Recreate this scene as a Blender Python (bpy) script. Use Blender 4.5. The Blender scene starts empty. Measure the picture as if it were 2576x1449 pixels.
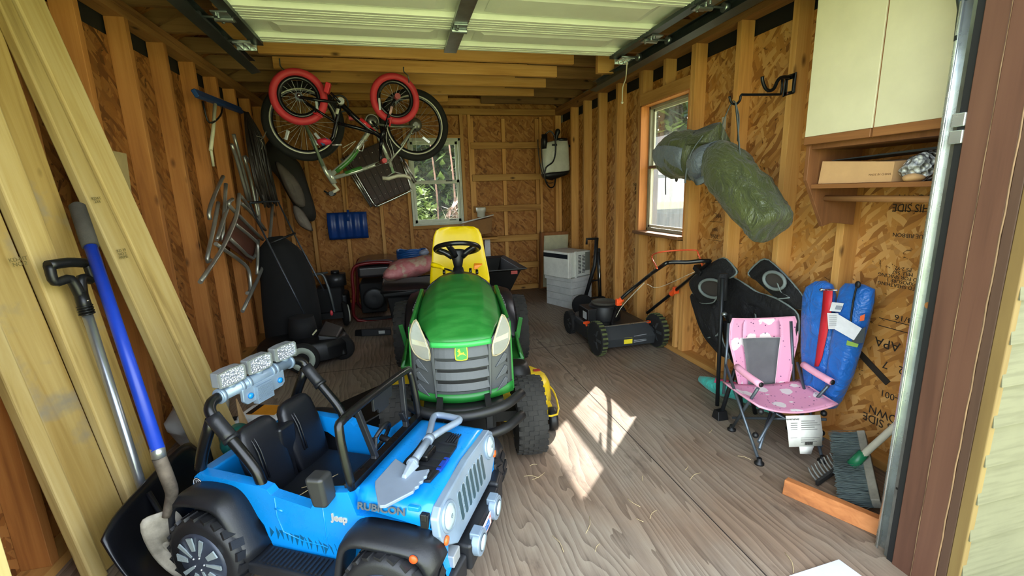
import bpy, math, random
from mathutils import Vector as V, Matrix as MX, noise as mnoise
random.seed(7)
S = bpy.context.scene
C = S.collection
# ---------------------------------------------------------------- camera
YAW, PIT, ROL, FPX, EYE = 0.236111, 0.208557, -0.0319526, 1137.4, V((0, 0, 1.25))
_c, _s = math.cos, math.sin
FW = V((_s(YAW)*_c(PIT), _c(YAW)*_c(PIT), -_s(PIT)))
_rt = V((_c(YAW), -_s(YAW), 0)); _up = _rt.cross(FW)
RT = _c(ROL)*_rt + _s(ROL)*_up; UP = -_s(ROL)*_rt + _c(ROL)*_up
cd = bpy.data.cameras.new('camera'); cam = bpy.data.objects.new('camera', cd); C.objects.link(cam)
cd.sensor_width = 36; cd.lens = 36*FPX/2576; cd.clip_start = .02; cd.clip_end = 300
cam.matrix_world = MX(((RT.x, UP.x, -FW.x, EYE.x), (RT.y, UP.y, -FW.y, EYE.y), (RT.z, UP.z, -FW.z, EYE.z), (0, 0, 0, 1)))
S.camera = cam
# ---------------------------------------------------------------- light and exposure
S.view_settings.view_transform = 'Standard'; S.view_settings.look = 'None'
S.view_settings.gamma = 1; S.view_settings.use_curve_mapping = False
S.view_settings.exposure = 1.75
W = bpy.data.worlds.new('sky'); S.world = W; W.use_nodes = True
_n = W.node_tree.nodes; _l = W.node_tree.links; _bg = _n['Background']
_sk = _n.new('ShaderNodeTexSky'); _sk.sky_type = 'NISHITA'; _sk.sun_disc = False
_sk.sun_elevation = math.radians(39); _sk.sun_rotation = math.radians(44); _sk.air_density = 1.2; _sk.dust_density = 3.0; _sk.ozone_density = .6
_mx = _n.new('ShaderNodeMixRGB'); _mx.inputs[0].default_value = .55; _mx.inputs[2].default_value = (3.2, 3.25, 3.1, 1)
_l.new(_sk.outputs[0], _mx.inputs[1]); _l.new(_mx.outputs[0], _bg.inputs[0]); _bg.inputs[1].default_value = .62
sd = bpy.data.lights.new('sun', 'SUN'); sun = bpy.data.objects.new('sun', sd); C.objects.link(sun)
sd.energy = 7.0; sd.angle = math.radians(.55); sd.color = (1, .93, .84)
sun.rotation_euler = V((-1, -1.02, -1.16)).to_track_quat('-Z', 'Y').to_euler(); sun.location = (8, 10, 9)

# ---------------------------------------------------------------- pixel -> point on a real plane
def ray(x, y): return FW + RT*((x-1288)/FPX) - UP*((y-724.5)/FPX)
def atz(x, y, z=0.): d = ray(x, y); return EYE + d*((z-EYE.z)/d.z)
def atx(x, y, X): d = ray(x, y); return EYE + d*(X/d.x)
def aty(x, y, Y): d = ray(x, y); return EYE + d*(Y/d.y)
def atpl(x, y, P, N):
    d = ray(x, y); P = V(P); N = V(N); return EYE + d*((P-EYE).dot(N)/d.dot(N))

# ---------------------------------------------------------------- mesh builder
def catmull(pts, k=4, closed=False):
    pts = [V(p) for p in pts]; n = len(pts); out = []
    rng = range(n) if closed else range(n-1)
    for i in rng:
        p0 = pts[(i-1) % n] if closed or i > 0 else pts[0]*2-pts[1]
        p1 = pts[i]; p2 = pts[(i+1) % n]
        p3 = pts[(i+2) % n] if closed or i+2 < n else pts[-1]*2-pts[-2]
        for j in range(k):
            t = j/k
            out.append(.5*((2*p1)+(p2-p0)*t+(2*p0-5*p1+4*p2-p3)*t*t+(3*p1-p0-3*p2+p3)*t**3))
    if not closed: out.append(pts[-1])
    return out
def frame(ax):
    ax = V(ax).normalized(); h = V((0, 0, 1)) if abs(ax.z) < .9 else V((1, 0, 0))
    u = ax.cross(h).normalized(); return u, ax.cross(u).normalized(), ax
class G:
    def __init__(s): s.v = []; s.f = []; s.sm = []; s.mi = []; s.m = 0
    def add(s, vs, fs, sm=False):
        b = len(s.v); s.v += [V(p) for p in vs]
        for f in fs: s.f.append(tuple(b+i for i in f)); s.sm.append(sm); s.mi.append(s.m)
        return s
    def box(s, c, d, M=None):
        c = V(c); vs = [V((x*d[0]/2, y*d[1]/2, z*d[2]/2)) for x in (-1, 1) for y in (-1, 1) for z in (-1, 1)]
        if M is not None: vs = [M @ p for p in vs]
        return s.add([c+p for p in vs], [(0, 1, 3, 2), (4, 6, 7, 5), (0, 4, 5, 1), (2, 3, 7, 6), (0, 2, 6, 4), (1, 5, 7, 3)])
    def bx(s, x0, x1, y0, y1, z0, z1): return s.box(((x0+x1)/2, (y0+y1)/2, (z0+z1)/2), (x1-x0, y1-y0, z1-z0))
    def hexa(s, p):  # 8 corners: bottom 4 then top 4
        return s.add(p, [(0, 3, 2, 1), (4, 5, 6, 7), (0, 1, 5, 4), (1, 2, 6, 5), (2, 3, 7, 6), (3, 0, 4, 7)])
    def beam(s, p, q, w, t, up=(0, 0, 1)):  # bar from p to q, width w across, thickness t along 'up'
        p = V(p); q = V(q); a = (q-p).normalized(); u = a.cross(V(up)).normalized(); n = u.cross(a).normalized()
        o = [u*(i*w/2)+n*(j*t/2) for i, j in ((-1, -1), (1, -1), (1, 1), (-1, 1))]
        return s.hexa([p+k for k in o]+[q+k for k in o])
    def cyl(s, p, q, r, r2=None, n=16, sm=True, caps=True):
        p = V(p); q = V(q); r2 = r if r2 is None else r2; u, v, a = frame(q-p); vs = []
        for (c, rr) in ((p, r), (q, r2)):
            vs += [c+(u*_c(2*math.pi*i/n)+v*_s(2*math.pi*i/n))*rr for i in range(n)]
        s.add(vs, [(i, (i+1) % n, n+(i+1) % n, n+i) for i in range(n)], sm)
        if caps: s.add(vs, [tuple(range(n-1, -1, -1)), tuple(range(n, 2*n))])
        return s
    def tube(s, pts, r, n=8, k=0, closed=False, flat=1.):
        pts = [V(p) for p in pts]
        rs = list(r) if isinstance(r, (list, tuple)) else None
        if k:
            if rs:
                rr = catmull([V((x, 0, 0)) for x in rs], k, closed); rs = [max(1e-4, x.x) for x in rr]
            pts = catmull(pts, k, closed)
        m = len(pts)
        if rs is None: rs = [r]*m
        if len(rs) < m: rs += [rs[-1]]*(m-len(rs))
        u = None; rings = []
        for i in range(m):
            if closed: t = pts[(i+1) % m]-pts[i-1]
            else: t = pts[min(i+1, m-1)]-pts[max(i-1, 0)]
            if t.length < 1e-9: t = V((0, 0, 1))
            t.normalize()
            if u is None: u = frame(t)[0]
            u = (u-t*u.dot(t)).normalized() if (u-t*u.dot(t)).length > 1e-6 else frame(t)[0]
            w = t.cross(u)
            rings.append([pts[i]+(u*_c(2*math.pi*j/n)+w*_s(2*math.pi*j/n)*flat)*rs[i] for j in range(n)])
        return s.loft(rings, closed)
    def loft(s, rings, closed=False, caps=True, sm=True, ringclosed=True):
        n = len(rings[0]); m = len(rings); vs = [p for r in rings for p in r]; fs = []
        for i in range(m if closed else m-1):
            a = i*n; b = ((i+1) % m)*n
            for j in range(n if ringclosed else n-1): fs.append((a+j, a+(j+1) % n, b+(j+1) % n, b+j))
        s.add(vs, fs, sm)
        if caps and not closed and ringclosed:
            s.add(rings[0], [tuple(range(n-1, -1, -1))]); s.add(rings[-1], [tuple(range(n))])
        return s
    def lathe(s, prof, o, ax, n=28, closed=False, sm=True):
        u, v, a = frame(ax); o = V(o)
        rings = [[o+a*h+(u*_c(2*math.pi*i/n)+v*_s(2*math.pi*i/n))*r for i in range(n)] for r, h in prof]
        return s.loft(rings, closed, caps=not closed and prof[0][0] > 1e-4, sm=sm)
    def torus(s, o, ax, R, r, n=40, k=12, sq=1.):
        return s.lathe([(R+r*_c(2*math.pi*i/k), r*sq*_s(2*math.pi*i/k)) for i in range(k)], o, ax, n, True)
    def prism(s, poly, o, u, v, d, sm=False):  # polygon in (u, v) at o, extruded by vector d
        o = V(o); u = V(u); v = V(v); d = V(d); n = len(poly)
        a = [o+u*x+v*y for x, y in poly]; b = [p+d for p in a]
        s.add(a+b, [tuple(range(n-1, -1, -1)), tuple(range(n, 2*n))])
        return s.add(a+b, [(i, (i+1) % n, n+(i+1) % n, n+i) for i in range(n)], sm)
    def grid(s, fn, nu, nv, sm=True):
        vs = [fn(i/nu, j/nv) for i in range(nu+1) for j in range(nv+1)]; w = nv+1
        return s.add(vs, [(i*w+j, (i+1)*w+j, (i+1)*w+j+1, i*w+j+1) for i in range(nu) for j in range(nv)], sm)
    def ell(s, c, r, M=None, nu=16, nv=10):
        c = V(c); r = (r, r, r) if isinstance(r, (int, float)) else r; rings = []
        for j in range(nv+1):
            t = math.pi*min(max(j/nv, .02), .98)
            ring = [V((r[0]*_s(t)*_c(2*math.pi*i/nu), r[1]*_s(t)*_s(2*math.pi*i/nu), r[2]*_c(t))) for i in range(nu)]
            rings.append([c+(M @ p if M is not None else p) for p in ring])
        return s.loft(rings)
    def T(s, M): s.v = [M @ p for p in s.v]; return s
    def wob(s, a, f, seed=0):
        for p in s.v: p += mnoise.noise_vector(p*f+V((seed, seed*2, 0)))*a
        return s
INV = {}
def obj(name, g, mat, parent=None, bev=0., sub=0, solid=0., seg=2, label=None, rings=True):
    me = bpy.data.meshes.new(name); o = bpy.data.objects.new(name, me); C.objects.link(o)
    vs = g.v
    if parent is not None:
        r = parent
        while r.parent: r = r.parent
        if r.name in INV: vs = [INV[r.name] @ p for p in vs]
        o.parent = parent
    else:
        lo = V([min(p[i] for p in vs) for i in range(3)]); hi = V([max(p[i] for p in vs) for i in range(3)])
        b = V(((lo.x+hi.x)/2, (lo.y+hi.y)/2, lo.z)); vs = [p-b for p in vs]; o.location = b; INV[o.name] = MX.Translation(-b)
    me.from_pydata([tuple(p) for p in vs], [], g.f)
    for i, p in enumerate(me.polygons): p.use_smooth = g.sm[i]; p.material_index = g.mi[i]
    for m in (mat if isinstance(mat, (list, tuple)) else [mat]): me.materials.append(m)
    import bmesh as _b
    bm = _b.new(); bm.from_mesh(me); _b.ops.remove_doubles(bm, verts=bm.verts, dist=1e-6)
    if not solid: _b.ops.recalc_face_normals(bm, faces=bm.faces)
    bm.to_mesh(me); bm.free()
    if solid: m = o.modifiers.new('solid', 'SOLIDIFY'); m.thickness = solid; m.offset = 0
    if bev:
        m = o.modifiers.new('bevel', 'BEVEL'); m.width = bev; m.segments = seg; m.limit_method = 'ANGLE'; m.angle_limit = .6
        m.harden_normals = True
    if sub: m = o.modifiers.new('sub', 'SUBSURF'); m.levels = sub; m.render_levels = sub
    if label: o['label'] = label
    return o
def tag(o, label, cat, group=None):
    o['label'] = label; o['category'] = cat
    if group: o['group'] = group
    return o
def thing(name, label, cat, base=(0, 0, 0), M=None, group=None, world=True):
    """Empty at the base of a thing; geometry of its parts is given in world space unless M gives it a frame of its own."""
    o = bpy.data.objects.new(name, None); C.objects.link(o); o.empty_display_size = .05
    if M is None: o.location = base; INV[o.name] = MX.Translation(-V(base))
    else: o.matrix_world = M
    return tag(o, label, cat, group)
def struct(name, g, mat, parent=None, **k):
    o = obj(name, g, mat, parent, **k)
    if parent is None: o['kind'] = 'structure'
    return o
def dup(root, loc=None, M=None, label=None, group=None):
    r = root.copy(); C.objects.link(r)
    if M is not None: r.matrix_world = M
    elif loc is not None: r.location = loc
    if label: r['label'] = label
    if group: r['group'] = group
    for ch in list(root.children):
        c = ch.copy(); C.objects.link(c); c.parent = r
        for gch in ch.children: d = gch.copy(); C.objects.link(d); d.parent = c
    return r
def framem(o, x, y, z):
    x, y, z = V(x), V(y), V(z); return MX(((x.x, y.x, z.x, o[0]), (x.y, y.y, z.y, o[1]), (x.z, y.z, z.z, o[2]), (0, 0, 0, 1)))
def text(name, s, size, M, mat, parent, thick=.001, bold=0., sx=1.):
    """flat lettering: M places it (x = reading direction, y = up of the letters, z = out of the surface)"""
    cu = bpy.data.curves.new('t', 'FONT'); cu.body = s; cu.size = size; cu.align_x = 'CENTER'; cu.align_y = 'CENTER'
    cu.extrude = thick/2; cu.offset = bold; cu.resolution_u = 3; cu.space_line = .85
    t = bpy.data.objects.new('t', cu); C.objects.link(t); dg = bpy.context.evaluated_depsgraph_get(); dg.update()
    me = bpy.data.meshes.new_from_object(t.evaluated_get(dg)); bpy.data.objects.remove(t)
    r = parent
    while r.parent: r = r.parent
    MM = (INV[r.name] @ M if r.name in INV else M) @ MX.Diagonal((sx, 1, 1, 1))
    me.transform(MM); me.name = name; me.materials.clear(); me.materials.append(mat)
    o = bpy.data.objects.new(name, me); C.objects.link(o); o.parent = parent
    return o
# ---------------------------------------------------------------- materials
def lin(h):
    h = h.lstrip('#'); c = [int(h[i:i+2], 16)/255 for i in (0, 2, 4)]
    return tuple(x/12.92 if x <= .04045 else ((x+.055)/1.055)**2.4 for x in c)+(1,)
class NT:
    def __init__(s, name):
        s.mat = bpy.data.materials.new(name); s.mat.use_nodes = True; s.t = s.mat.node_tree; s.N = s.t.nodes; s.L = s.t.links
        s.b = s.N['Principled BSDF']
    def n(s, typ, **k):
        x = s.N.new('ShaderNode'+typ)
        for a, b in k.items(): setattr(x, a, b)
        return x
    def l(s, a, b): s.L.new(a, b)
    def coord(s, scale=(1, 1, 1), rnd=True, rot=(0, 0, 0), loc=(0, 0, 0)):
        tc = s.n('TexCoord'); src = tc.outputs['Object']
        if rnd:
            oi = s.n('ObjectInfo'); m = s.n('Math', operation='MULTIPLY'); m.inputs[1].default_value = 37.; s.l(oi.outputs['Random'], m.inputs[0])
            ad = s.n('VectorMath', operation='ADD'); s.l(src, ad.inputs[0]); s.l(m.outputs[0], ad.inputs[1]); src = ad.outputs[0]
        mp = s.n('Mapping'); mp.inputs['Scale'].default_value = scale; mp.inputs['Rotation'].default_value = rot; mp.inputs['Location'].default_value = loc
        s.l(src, mp.inputs[0]); return mp.outputs[0]
    def noise(s, co, sc=1., det=4., rough=.55, dist=0.):
        x = s.n('TexNoise'); x.inputs['Scale'].default_value = sc; x.inputs['Detail'].default_value = det; x.inputs['Roughness'].default_value = rough
        x.inputs['Distortion'].default_value = dist; s.l(co, x.inputs['Vector']); return x
    def ramp(s, fac, stops, interp='LINEAR'):
        r = s.n('ValToRGB'); r.color_ramp.interpolation = interp; e = r.color_ramp.elements
        while len(e) < len(stops): e.new(.5)
        for i, (p, c) in enumerate(stops): e[i].position = p; e[i].color = lin(c) if isinstance(c, str) else c
        s.l(fac, r.inputs[0]); return r.outputs[0]
    def mix(s, f, a, b, bt='MIX'):
        m = s.n('MixRGB', blend_type=bt)
        for i, x in enumerate((f, a, b)):
            if isinstance(x, (int, float)): m.inputs[i].default_value = x
            elif isinstance(x, (str, tuple)): m.inputs[i].default_value = lin(x) if isinstance(x, str) else x
            else: s.l(x, m.inputs[i])
        return m.outputs[0]
    def bump(s, h, st=.3, d=.01):
        b = s.n('Bump'); b.inputs['Strength'].default_value = st; b.inputs['Distance'].default_value = d; s.l(h, b.inputs['Height']); s.l(b.outputs[0], s.b.inputs['Normal'])
    def out(s, col=None, rough=.6, metal=0., spec=None, **k):
        if col is not None:
            if isinstance(col, str): s.b.inputs['Base Color'].default_value = lin(col)
            else: s.l(col, s.b.inputs['Base Color'])
        if isinstance(rough, (int, float)): s.b.inputs['Roughness'].default_value = rough
        else: s.l(rough, s.b.inputs['Roughness'])
        s.b.inputs['Metallic'].default_value = metal
        if spec is not None: s.b.inputs['Specular IOR Level'].default_value = spec
        for a, b in k.items(): s.b.inputs[a].default_value = b
        return s.mat
PL = {}
def plain(hexc, rough=.5, metal=0., spec=None, vary=.12, bump=.0, coat=0., sheen=0.):
    """one-colour material with faint dirt variation"""
    key = (hexc, rough, metal, spec, vary, bump, coat)
    if key in PL: return PL[key]
    t = NT('mat_'+hexc.strip('#')); co = t.coord((1, 1, 1)); n = t.noise(co, 9, 5, .65)
    c = lin(hexc); d = tuple(x*(1-vary*1.6) for x in c[:3])+(1,); e = tuple(min(1, x*(1+vary*.6)) for x in c[:3])+(1,)
    col = t.ramp(n.outputs[0], [(.3, d), (.7, e)])
    if bump: t.bump(t.noise(co, 220, 2).outputs[0], bump, .002)
    r = t.n('MapRange'); r.inputs[3].default_value = max(.03, rough-.08); r.inputs[4].default_value = min(1, rough+.1); t.l(n.outputs[0], r.inputs[0])
    m = t.out(col, r.outputs[0], metal, spec)
    if coat: t.b.inputs['Coat Weight'].default_value = coat; t.b.inputs['Coat Roughness'].default_value = .08
    if sheen: t.b.inputs['Sheen Weight'].default_value = sheen
    PL[key] = m; return m
def wood(name, light, mid, dark, ax=2, knots=True, rough=.65, sc=1., stain=None):
    t = NT(name); s = [34*sc]*3; s[ax] = 1.6*sc; co = t.coord(tuple(s)); g = t.noise(co, 1, 5, .6, 1.2)
    s2 = [7*sc]*3; s2[ax] = .8*sc; co2 = t.coord(tuple(s2)); g2 = t.noise(co2, 1, 3, .5, .6)
    a = t.mix(.55, g.outputs[0], g2.outputs[0])
    col = t.ramp(a, [(.3, dark), (.48, mid), (.68, light)])
    if knots:
        s3 = [9.]*3; s3[ax] = 4.; v = t.n('TexVoronoi'); t.l(t.coord(tuple(s3)), v.inputs['Vector']); v.inputs['Scale'].default_value = 1
        k = t.ramp(v.outputs['Distance'], [(.05, (0, 0, 0, 1)), (.17, (1, 1, 1, 1))])
        kk = t.mix(1., k, t.ramp(t.noise(t.coord((1, 1, 1)), 2.2, 1).outputs[0], [(.47, (1, 1, 1, 1)), (.52, (0, 0, 0, 1))]), 'ADD')
        col = t.mix(kk, tuple(x*.3 for x in lin(dark)[:3])+(1,), col)
    if stain:
        n = t.noise(t.coord((1, 1, 1)), 3.5, 5, .6); col = t.mix(t.ramp(n.outputs[0], [(.55, (0, 0, 0, 1)), (.66, (.8, .8, .8, 1))]), col, stain)
    oi = t.n('ObjectInfo'); h = t.n('HueSaturation'); t.l(col, h.inputs['Color'])
    mr = t.n('MapRange'); mr.inputs[3].default_value = .82; mr.inputs[4].default_value = 1.14; t.l(oi.outputs['Random'], mr.inputs[0]); t.l(mr.outputs[0], h.inputs['Value'])
    t.bump(a, .18, .004)
    return t.out(h.outputs[0], rough, spec=.3)
def osb(name, plane, tint=1., cols=('#704520', '#a06a30', '#b98342', '#cfa062', '#8f5c2a')):
    """oriented strand board: overlapping layers of stretched chips at many angles; plane = the two in-plane axes"""
    t = NT(name); tc = t.n('TexCoord'); sp = t.n('SeparateXYZ'); t.l(tc.outputs['Object'], sp.inputs[0]); cb = t.n('CombineXYZ')
    t.l(sp.outputs[plane[0]], cb.inputs[0]); t.l(sp.outputs[plane[1]], cb.inputs[1])
    wob = t.noise(cb.outputs[0], 5, 2); sc = t.n('VectorMath', operation='SCALE'); sc.inputs['Scale'].default_value = .035; t.l(wob.outputs[1], sc.inputs[0])
    ad = t.n('VectorMath', operation='ADD'); t.l(cb.outputs[0], ad.inputs[0]); t.l(sc.outputs[0], ad.inputs[1])
    col = None; hgt = None
    for i, (rot, lx, ly) in enumerate(((.25, 9, 44), (1.35, 10, 38), (-.6, 11, 46), (1.9, 8, 40), (.75, 12, 52))):
        mp = t.n('Mapping'); mp.vector_type = 'TEXTURE' if False else 'POINT'
        mp.inputs['Rotation'].default_value = (0, 0, rot); mp.inputs['Location'].default_value = (i*3.7, i*1.3, 0)
        t.l(ad.outputs[0], mp.inputs[0]); m2 = t.n('Mapping'); m2.inputs['Scale'].default_value = (lx, ly, 1); t.l(mp.outputs[0], m2.inputs[0])
        v = t.n('TexVoronoi', voronoi_dimensions='2D'); v.inputs['Scale'].default_value = 1; t.l(m2.outputs[0], v.inputs['Vector'])
        s = t.n('SeparateColor'); t.l(v.outputs['Color'], s.inputs[0])
        c = t.ramp(s.outputs[0], [(0, cols[0]), (.1, cols[1]), (.35, cols[2]), (.68, cols[3]), (.93, cols[4])], 'LINEAR')
        if col is None: col = c; hgt = s.outputs[1]
        else:
            k = t.ramp(s.outputs[2], [(.5, (0, 0, 0, 1)), (.52, (1, 1, 1, 1))]); col = t.mix(k, col, c); hgt = t.mix(k, hgt, s.outputs[1])
    big = t.noise(cb.outputs[0], 1.1, 3); col = t.mix(t.ramp(big.outputs[0], [(.35, (.0, .0, .0, 1)), (.7, (.35, .35, .35, 1))]), col, cols[2])
    fl = t.noise(ad.outputs[0], 26, 2, .5, 2.); col = t.mix(t.ramp(fl.outputs[0], [(.69, (0, 0, 0, 1)), (.73, (.8, .8, .8, 1))]), col, '#3a2410')
    if tint != 1.: col = t.mix(1., col, (tint, tint*.97, tint*.93, 1), 'MULTIPLY')
    t.bump(hgt, .12, .003)
    return t.out(col, .62, spec=.3)
M = {}
M['osb_x'] = osb('osb_right', (1, 2)); M['osb_y'] = osb('osb_back', (0, 2), .95, ('#70451b', '#97612a', '#aa7437', '#bb874b', '#8c5a28'))
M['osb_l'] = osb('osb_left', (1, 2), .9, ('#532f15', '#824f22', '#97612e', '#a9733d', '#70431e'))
M['stud'] = wood('stud_lumber', '#d8a766', '#c6914f', '#a56e38', 2)
M['stud_l'] = wood('stud_lumber_left', '#c4884a', '#b0733a', '#8b562a', 2)  # second one: darker, browner lumber tone for the left wall studs
M['plate_y'] = wood('plate_lumber', '#a87a45', '#92653a', '#6d4726', 1); M['plate_x'] = wood('header_lumber', '#c99a55', '#b58443', '#926230', 0)
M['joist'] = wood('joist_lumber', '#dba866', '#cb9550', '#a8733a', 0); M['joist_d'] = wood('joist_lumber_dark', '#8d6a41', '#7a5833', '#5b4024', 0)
M['sill_y'] = wood('sill_lumber', '#cf9c58', '#bb8747', '#966735', 1)
M['pt'] = wood('yellow_lumber', '#cdb884', '#b79d62', '#84693a', 2, True, .6, .8); M['pt_s'] = wood('yellow_stained_lumber', '#c3a96c', '#a98b4e', '#7c6132', 2, True, .6, .8, '#8f8676')
M['brown'] = wood('brown_jamb', '#694939', '#5b3d30', '#452d23', 2, False, .55, .5); M['walnut'] = wood('cabinet_wood', '#91623b', '#7e5232', '#5e3c24', 2, False, .5, .7)
M['walnut_y'] = wood('cabinet_rail_wood', '#9a6a3f', '#865834', '#664325', 1, False, .5, .7)
M['redwood'] = wood('casing_wood', '#c98a50', '#b5743f', '#85502b', 2, True)
M['steel'] = plain('#9aa3a4', .32, .9, vary=.2); M['steel_d'] = plain('#4c5558', .4, .8, vary=.2); M['galv'] = plain('#dfe8e8', .26, .8, vary=.15)
M['alu'] = plain('#b8bbb8', .28, .9, vary=.1); M['chrome'] = plain('#d5d8da', .12, 1., vary=.05)
M['black'] = plain('#0e0f11', .5, vary=.2); M['black_g'] = plain('#101113', .28, vary=.2); M['black_m'] = plain('#0d0d0e', .8, vary=.25); M['rubber'] = plain('#151413', .85, vary=.35, bump=.3)
M['white'] = plain('#e4e6e0', .45, vary=.05); M['dgrey'] = plain('#3b3d40', .55, vary=.15); M['grey'] = plain('#8b8e92', .5)
M['ink'] = plain('#2a2016', .8, vary=.3); M['red'] = plain('#c4272b', .45); M['orange'] = plain('#f0551f', .4)
def glass(name, tint=(1, 1, 1, 1), dirt=.18):
    t = NT(name); N = t.N; tr = t.n('BsdfTransparent'); tr.inputs[0].default_value = tint; gl = t.n('BsdfGlossy'); gl.inputs['Roughness'].default_value = .03
    df = t.n('BsdfDiffuse'); df.inputs[0].default_value = (.75, .78, .78, 1)
    m = t.n('MixShader'); fr = t.n('LayerWeight'); fr.inputs[0].default_value = .12; t.l(fr.outputs[1], m.inputs[0]); t.l(tr.outputs[0], m.inputs[1]); t.l(gl.outputs[0], m.inputs[2])
    m2 = t.n('MixShader'); n = t.noise(t.coord((6, 6, 1)), 1.5, 5, .7); mr = t.n('MapRange'); mr.inputs[1].default_value = .4; mr.inputs[2].default_value = .8; mr.inputs[3].default_value = .02; mr.inputs[4].default_value = dirt
    t.l(n.outputs[0], mr.inputs[0]); t.l(mr.outputs[0], m2.inputs[0]); t.l(m.outputs[0], m2.inputs[1]); t.l(df.outputs[0], m2.inputs[2])
    t.l(m2.outputs[0], N['Material Output'].inputs[0]); return t.mat
M['glass'] = glass('window_glass'); M['glass2'] = glass('window_glass_dusty', dirt=.25)
def floor_mat():
    t = NT('weathered_plywood'); co = t.coord((1, 1, 1), False)
    wv = t.noise(t.coord((1.7, .35, 1), False), 1.6, 3, .5, .8); ws = t.n('VectorMath', operation='SCALE'); ws.inputs['Scale'].default_value = .5; t.l(wv.outputs[1], ws.inputs[0])
    ad = t.n('VectorMath', operation='ADD'); t.l(t.coord((1, .16, 1), False), ad.inputs[0]); t.l(ws.outputs[0], ad.inputs[1])
    w = t.n('TexWave', wave_type='BANDS', bands_direction='X', wave_profile='SAW'); w.inputs['Scale'].default_value = 9; w.inputs['Distortion'].default_value = 2.5; w.inputs['Detail'].default_value = 3; w.inputs['Detail Scale'].default_value = 1.6; t.l(ad.outputs[0], w.inputs[0])
    fine = t.noise(t.coord((90, 4, 1), False), 1, 4, .7, .6)
    grain = t.mix(.62, w.outputs[0], fine.outputs[0])
    base = t.ramp(grain, [(.22, '#5f5448'), (.42, '#7f7264'), (.75, '#948978')])
    br = t.noise(co, 1.3, 5, .62); base = t.mix(t.ramp(br.outputs[0], [(.42, (0, 0, 0, 1)), (.62, (.75, .75, .75, 1))]), base, t.ramp(grain, [(.25, '#64503f'), (.7, '#886f5a')]))
    st = t.noise(t.coord((2.5, 1.2, 1), False), 1.4, 6, .7); base = t.mix(t.ramp(st.outputs[0], [(.6, (0, 0, 0, 1)), (.7, (.6, .6, .6, 1))]), base, '#3f332a')
    # the sheets further in are a warmer, darker brown than the greyer ones at the sill
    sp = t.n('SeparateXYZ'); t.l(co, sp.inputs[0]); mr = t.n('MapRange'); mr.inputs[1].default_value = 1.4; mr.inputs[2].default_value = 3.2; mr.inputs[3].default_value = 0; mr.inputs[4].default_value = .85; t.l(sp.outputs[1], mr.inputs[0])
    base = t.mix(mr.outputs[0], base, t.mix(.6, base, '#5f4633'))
    t.bump(grain, .25, .004); return t.out(base, .6, spec=.35)
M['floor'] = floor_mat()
# ---------------------------------------------------------------- the shed itself
XR, XL, YB = 1.98, -1.26, 5.645          # inner stud faces
XRo, XLo, YBo = 2.069, -1.349, 5.734     # inner face of the sheathing
ZP = 2.17
g = G().bx(XLo-.05, XRo+.05, .76, YBo+.05, -.05, 0)
for a in (-.755, .44):                    # seams between the plywood sheets
    pass
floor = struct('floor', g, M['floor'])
seam = plain('#221a14', .9)
for nm, b in (('sheet_seam', (1.066, 1.070, .95, 3.6)), ('sheet_seam', (-.16, -.156, .95, 3.6))):
    struct(nm, G().bx(b[0], b[1], b[2], b[3], -.001, .0006), seam, floor)
struct('sheet_seam', G().bx(XLo, XRo, 3.36, 3.364, -.001, .0006), seam, floor)
# right wall, window hole Y 2.892-3.547, Z .893-1.903
wy0, wy1, wz0, wz1 = 2.892, 3.547, .893, 1.903
g = G().bx(XRo, XRo+.012, .92, wy0, 0, 2.083).bx(XRo, XRo+.012, wy1, YBo+.02, 0, 2.083).bx(XRo, XRo+.012, wy0, wy1, 0, wz0).bx(XRo, XRo+.012, wy0, wy1, wz1, 2.083)
wall_right = struct('wall_right', g, M['osb_x'])
ext = plain('#b3b09a', .7)
g = G().bx(XRo+.014, XRo+.035, .7, wy0, -.15, 2.5).bx(XRo+.014, XRo+.035, wy1, YBo+.06, -.15, 2.5).bx(XRo+.014, XRo+.035, wy0, wy1, -.15, wz0).bx(XRo+.014, XRo+.035, wy0, wy1, wz1, 2.5)
struct('outer_cladding', g, ext, wall_right)
def stud(y, z0, z1, w=.038, x0=XR, x1=XRo, par=None, m='stud', nm='stud'):
    return struct(nm, G().bx(x0, x1, y, y+w, z0, z1), M[m], par or wall_right, bev=.002)
for y in (5.089, 4.717, 4.343, 3.952): stud(y, .038, ZP)
stud(3.551, .038, ZP, .03); stud(2.868, .038, ZP, .022); stud(2.84, .038, ZP, .027)
for y in (2.425, 2.03, 1.665, 1.27, .95): stud(y, .038, ZP)
for y in (3.513, 3.19): stud(y, 1.99, ZP, nm='cripple_stud')
for y in (3.515, 3.22, 2.93): stud(y, .038, wz0-.03, nm='cripple_stud')
struct('window_header', G().bx(XR, XRo, wy0, wy1, wz1, 1.99), M['sill_y'], wall_right, bev=.002)
struct('sill_plate', G().bx(XR-.005, XRo, .95, YB, 0, .038), M['sill_y'], wall_right, bev=.002)
struct('top_plate', G().bx(XR, XRo, .92, YB, ZP, ZP+.038), M['plate_y'], wall_right, bev=.002)
struct('top_plate', G().bx(XR, XRo, .92, YB, ZP+.04, ZP+.078), M['plate_y'], wall_right, bev=.002)
gap_shade = plain('#15110e', .9)  # near-black strips behind the wall-top gaps: their shade put in as colour
struct('gap_shade_strip', G().bx(XRo+.0125, XRo+.0135, .92, YB, 2.05, 2.25), gap_shade, wall_right)
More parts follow.
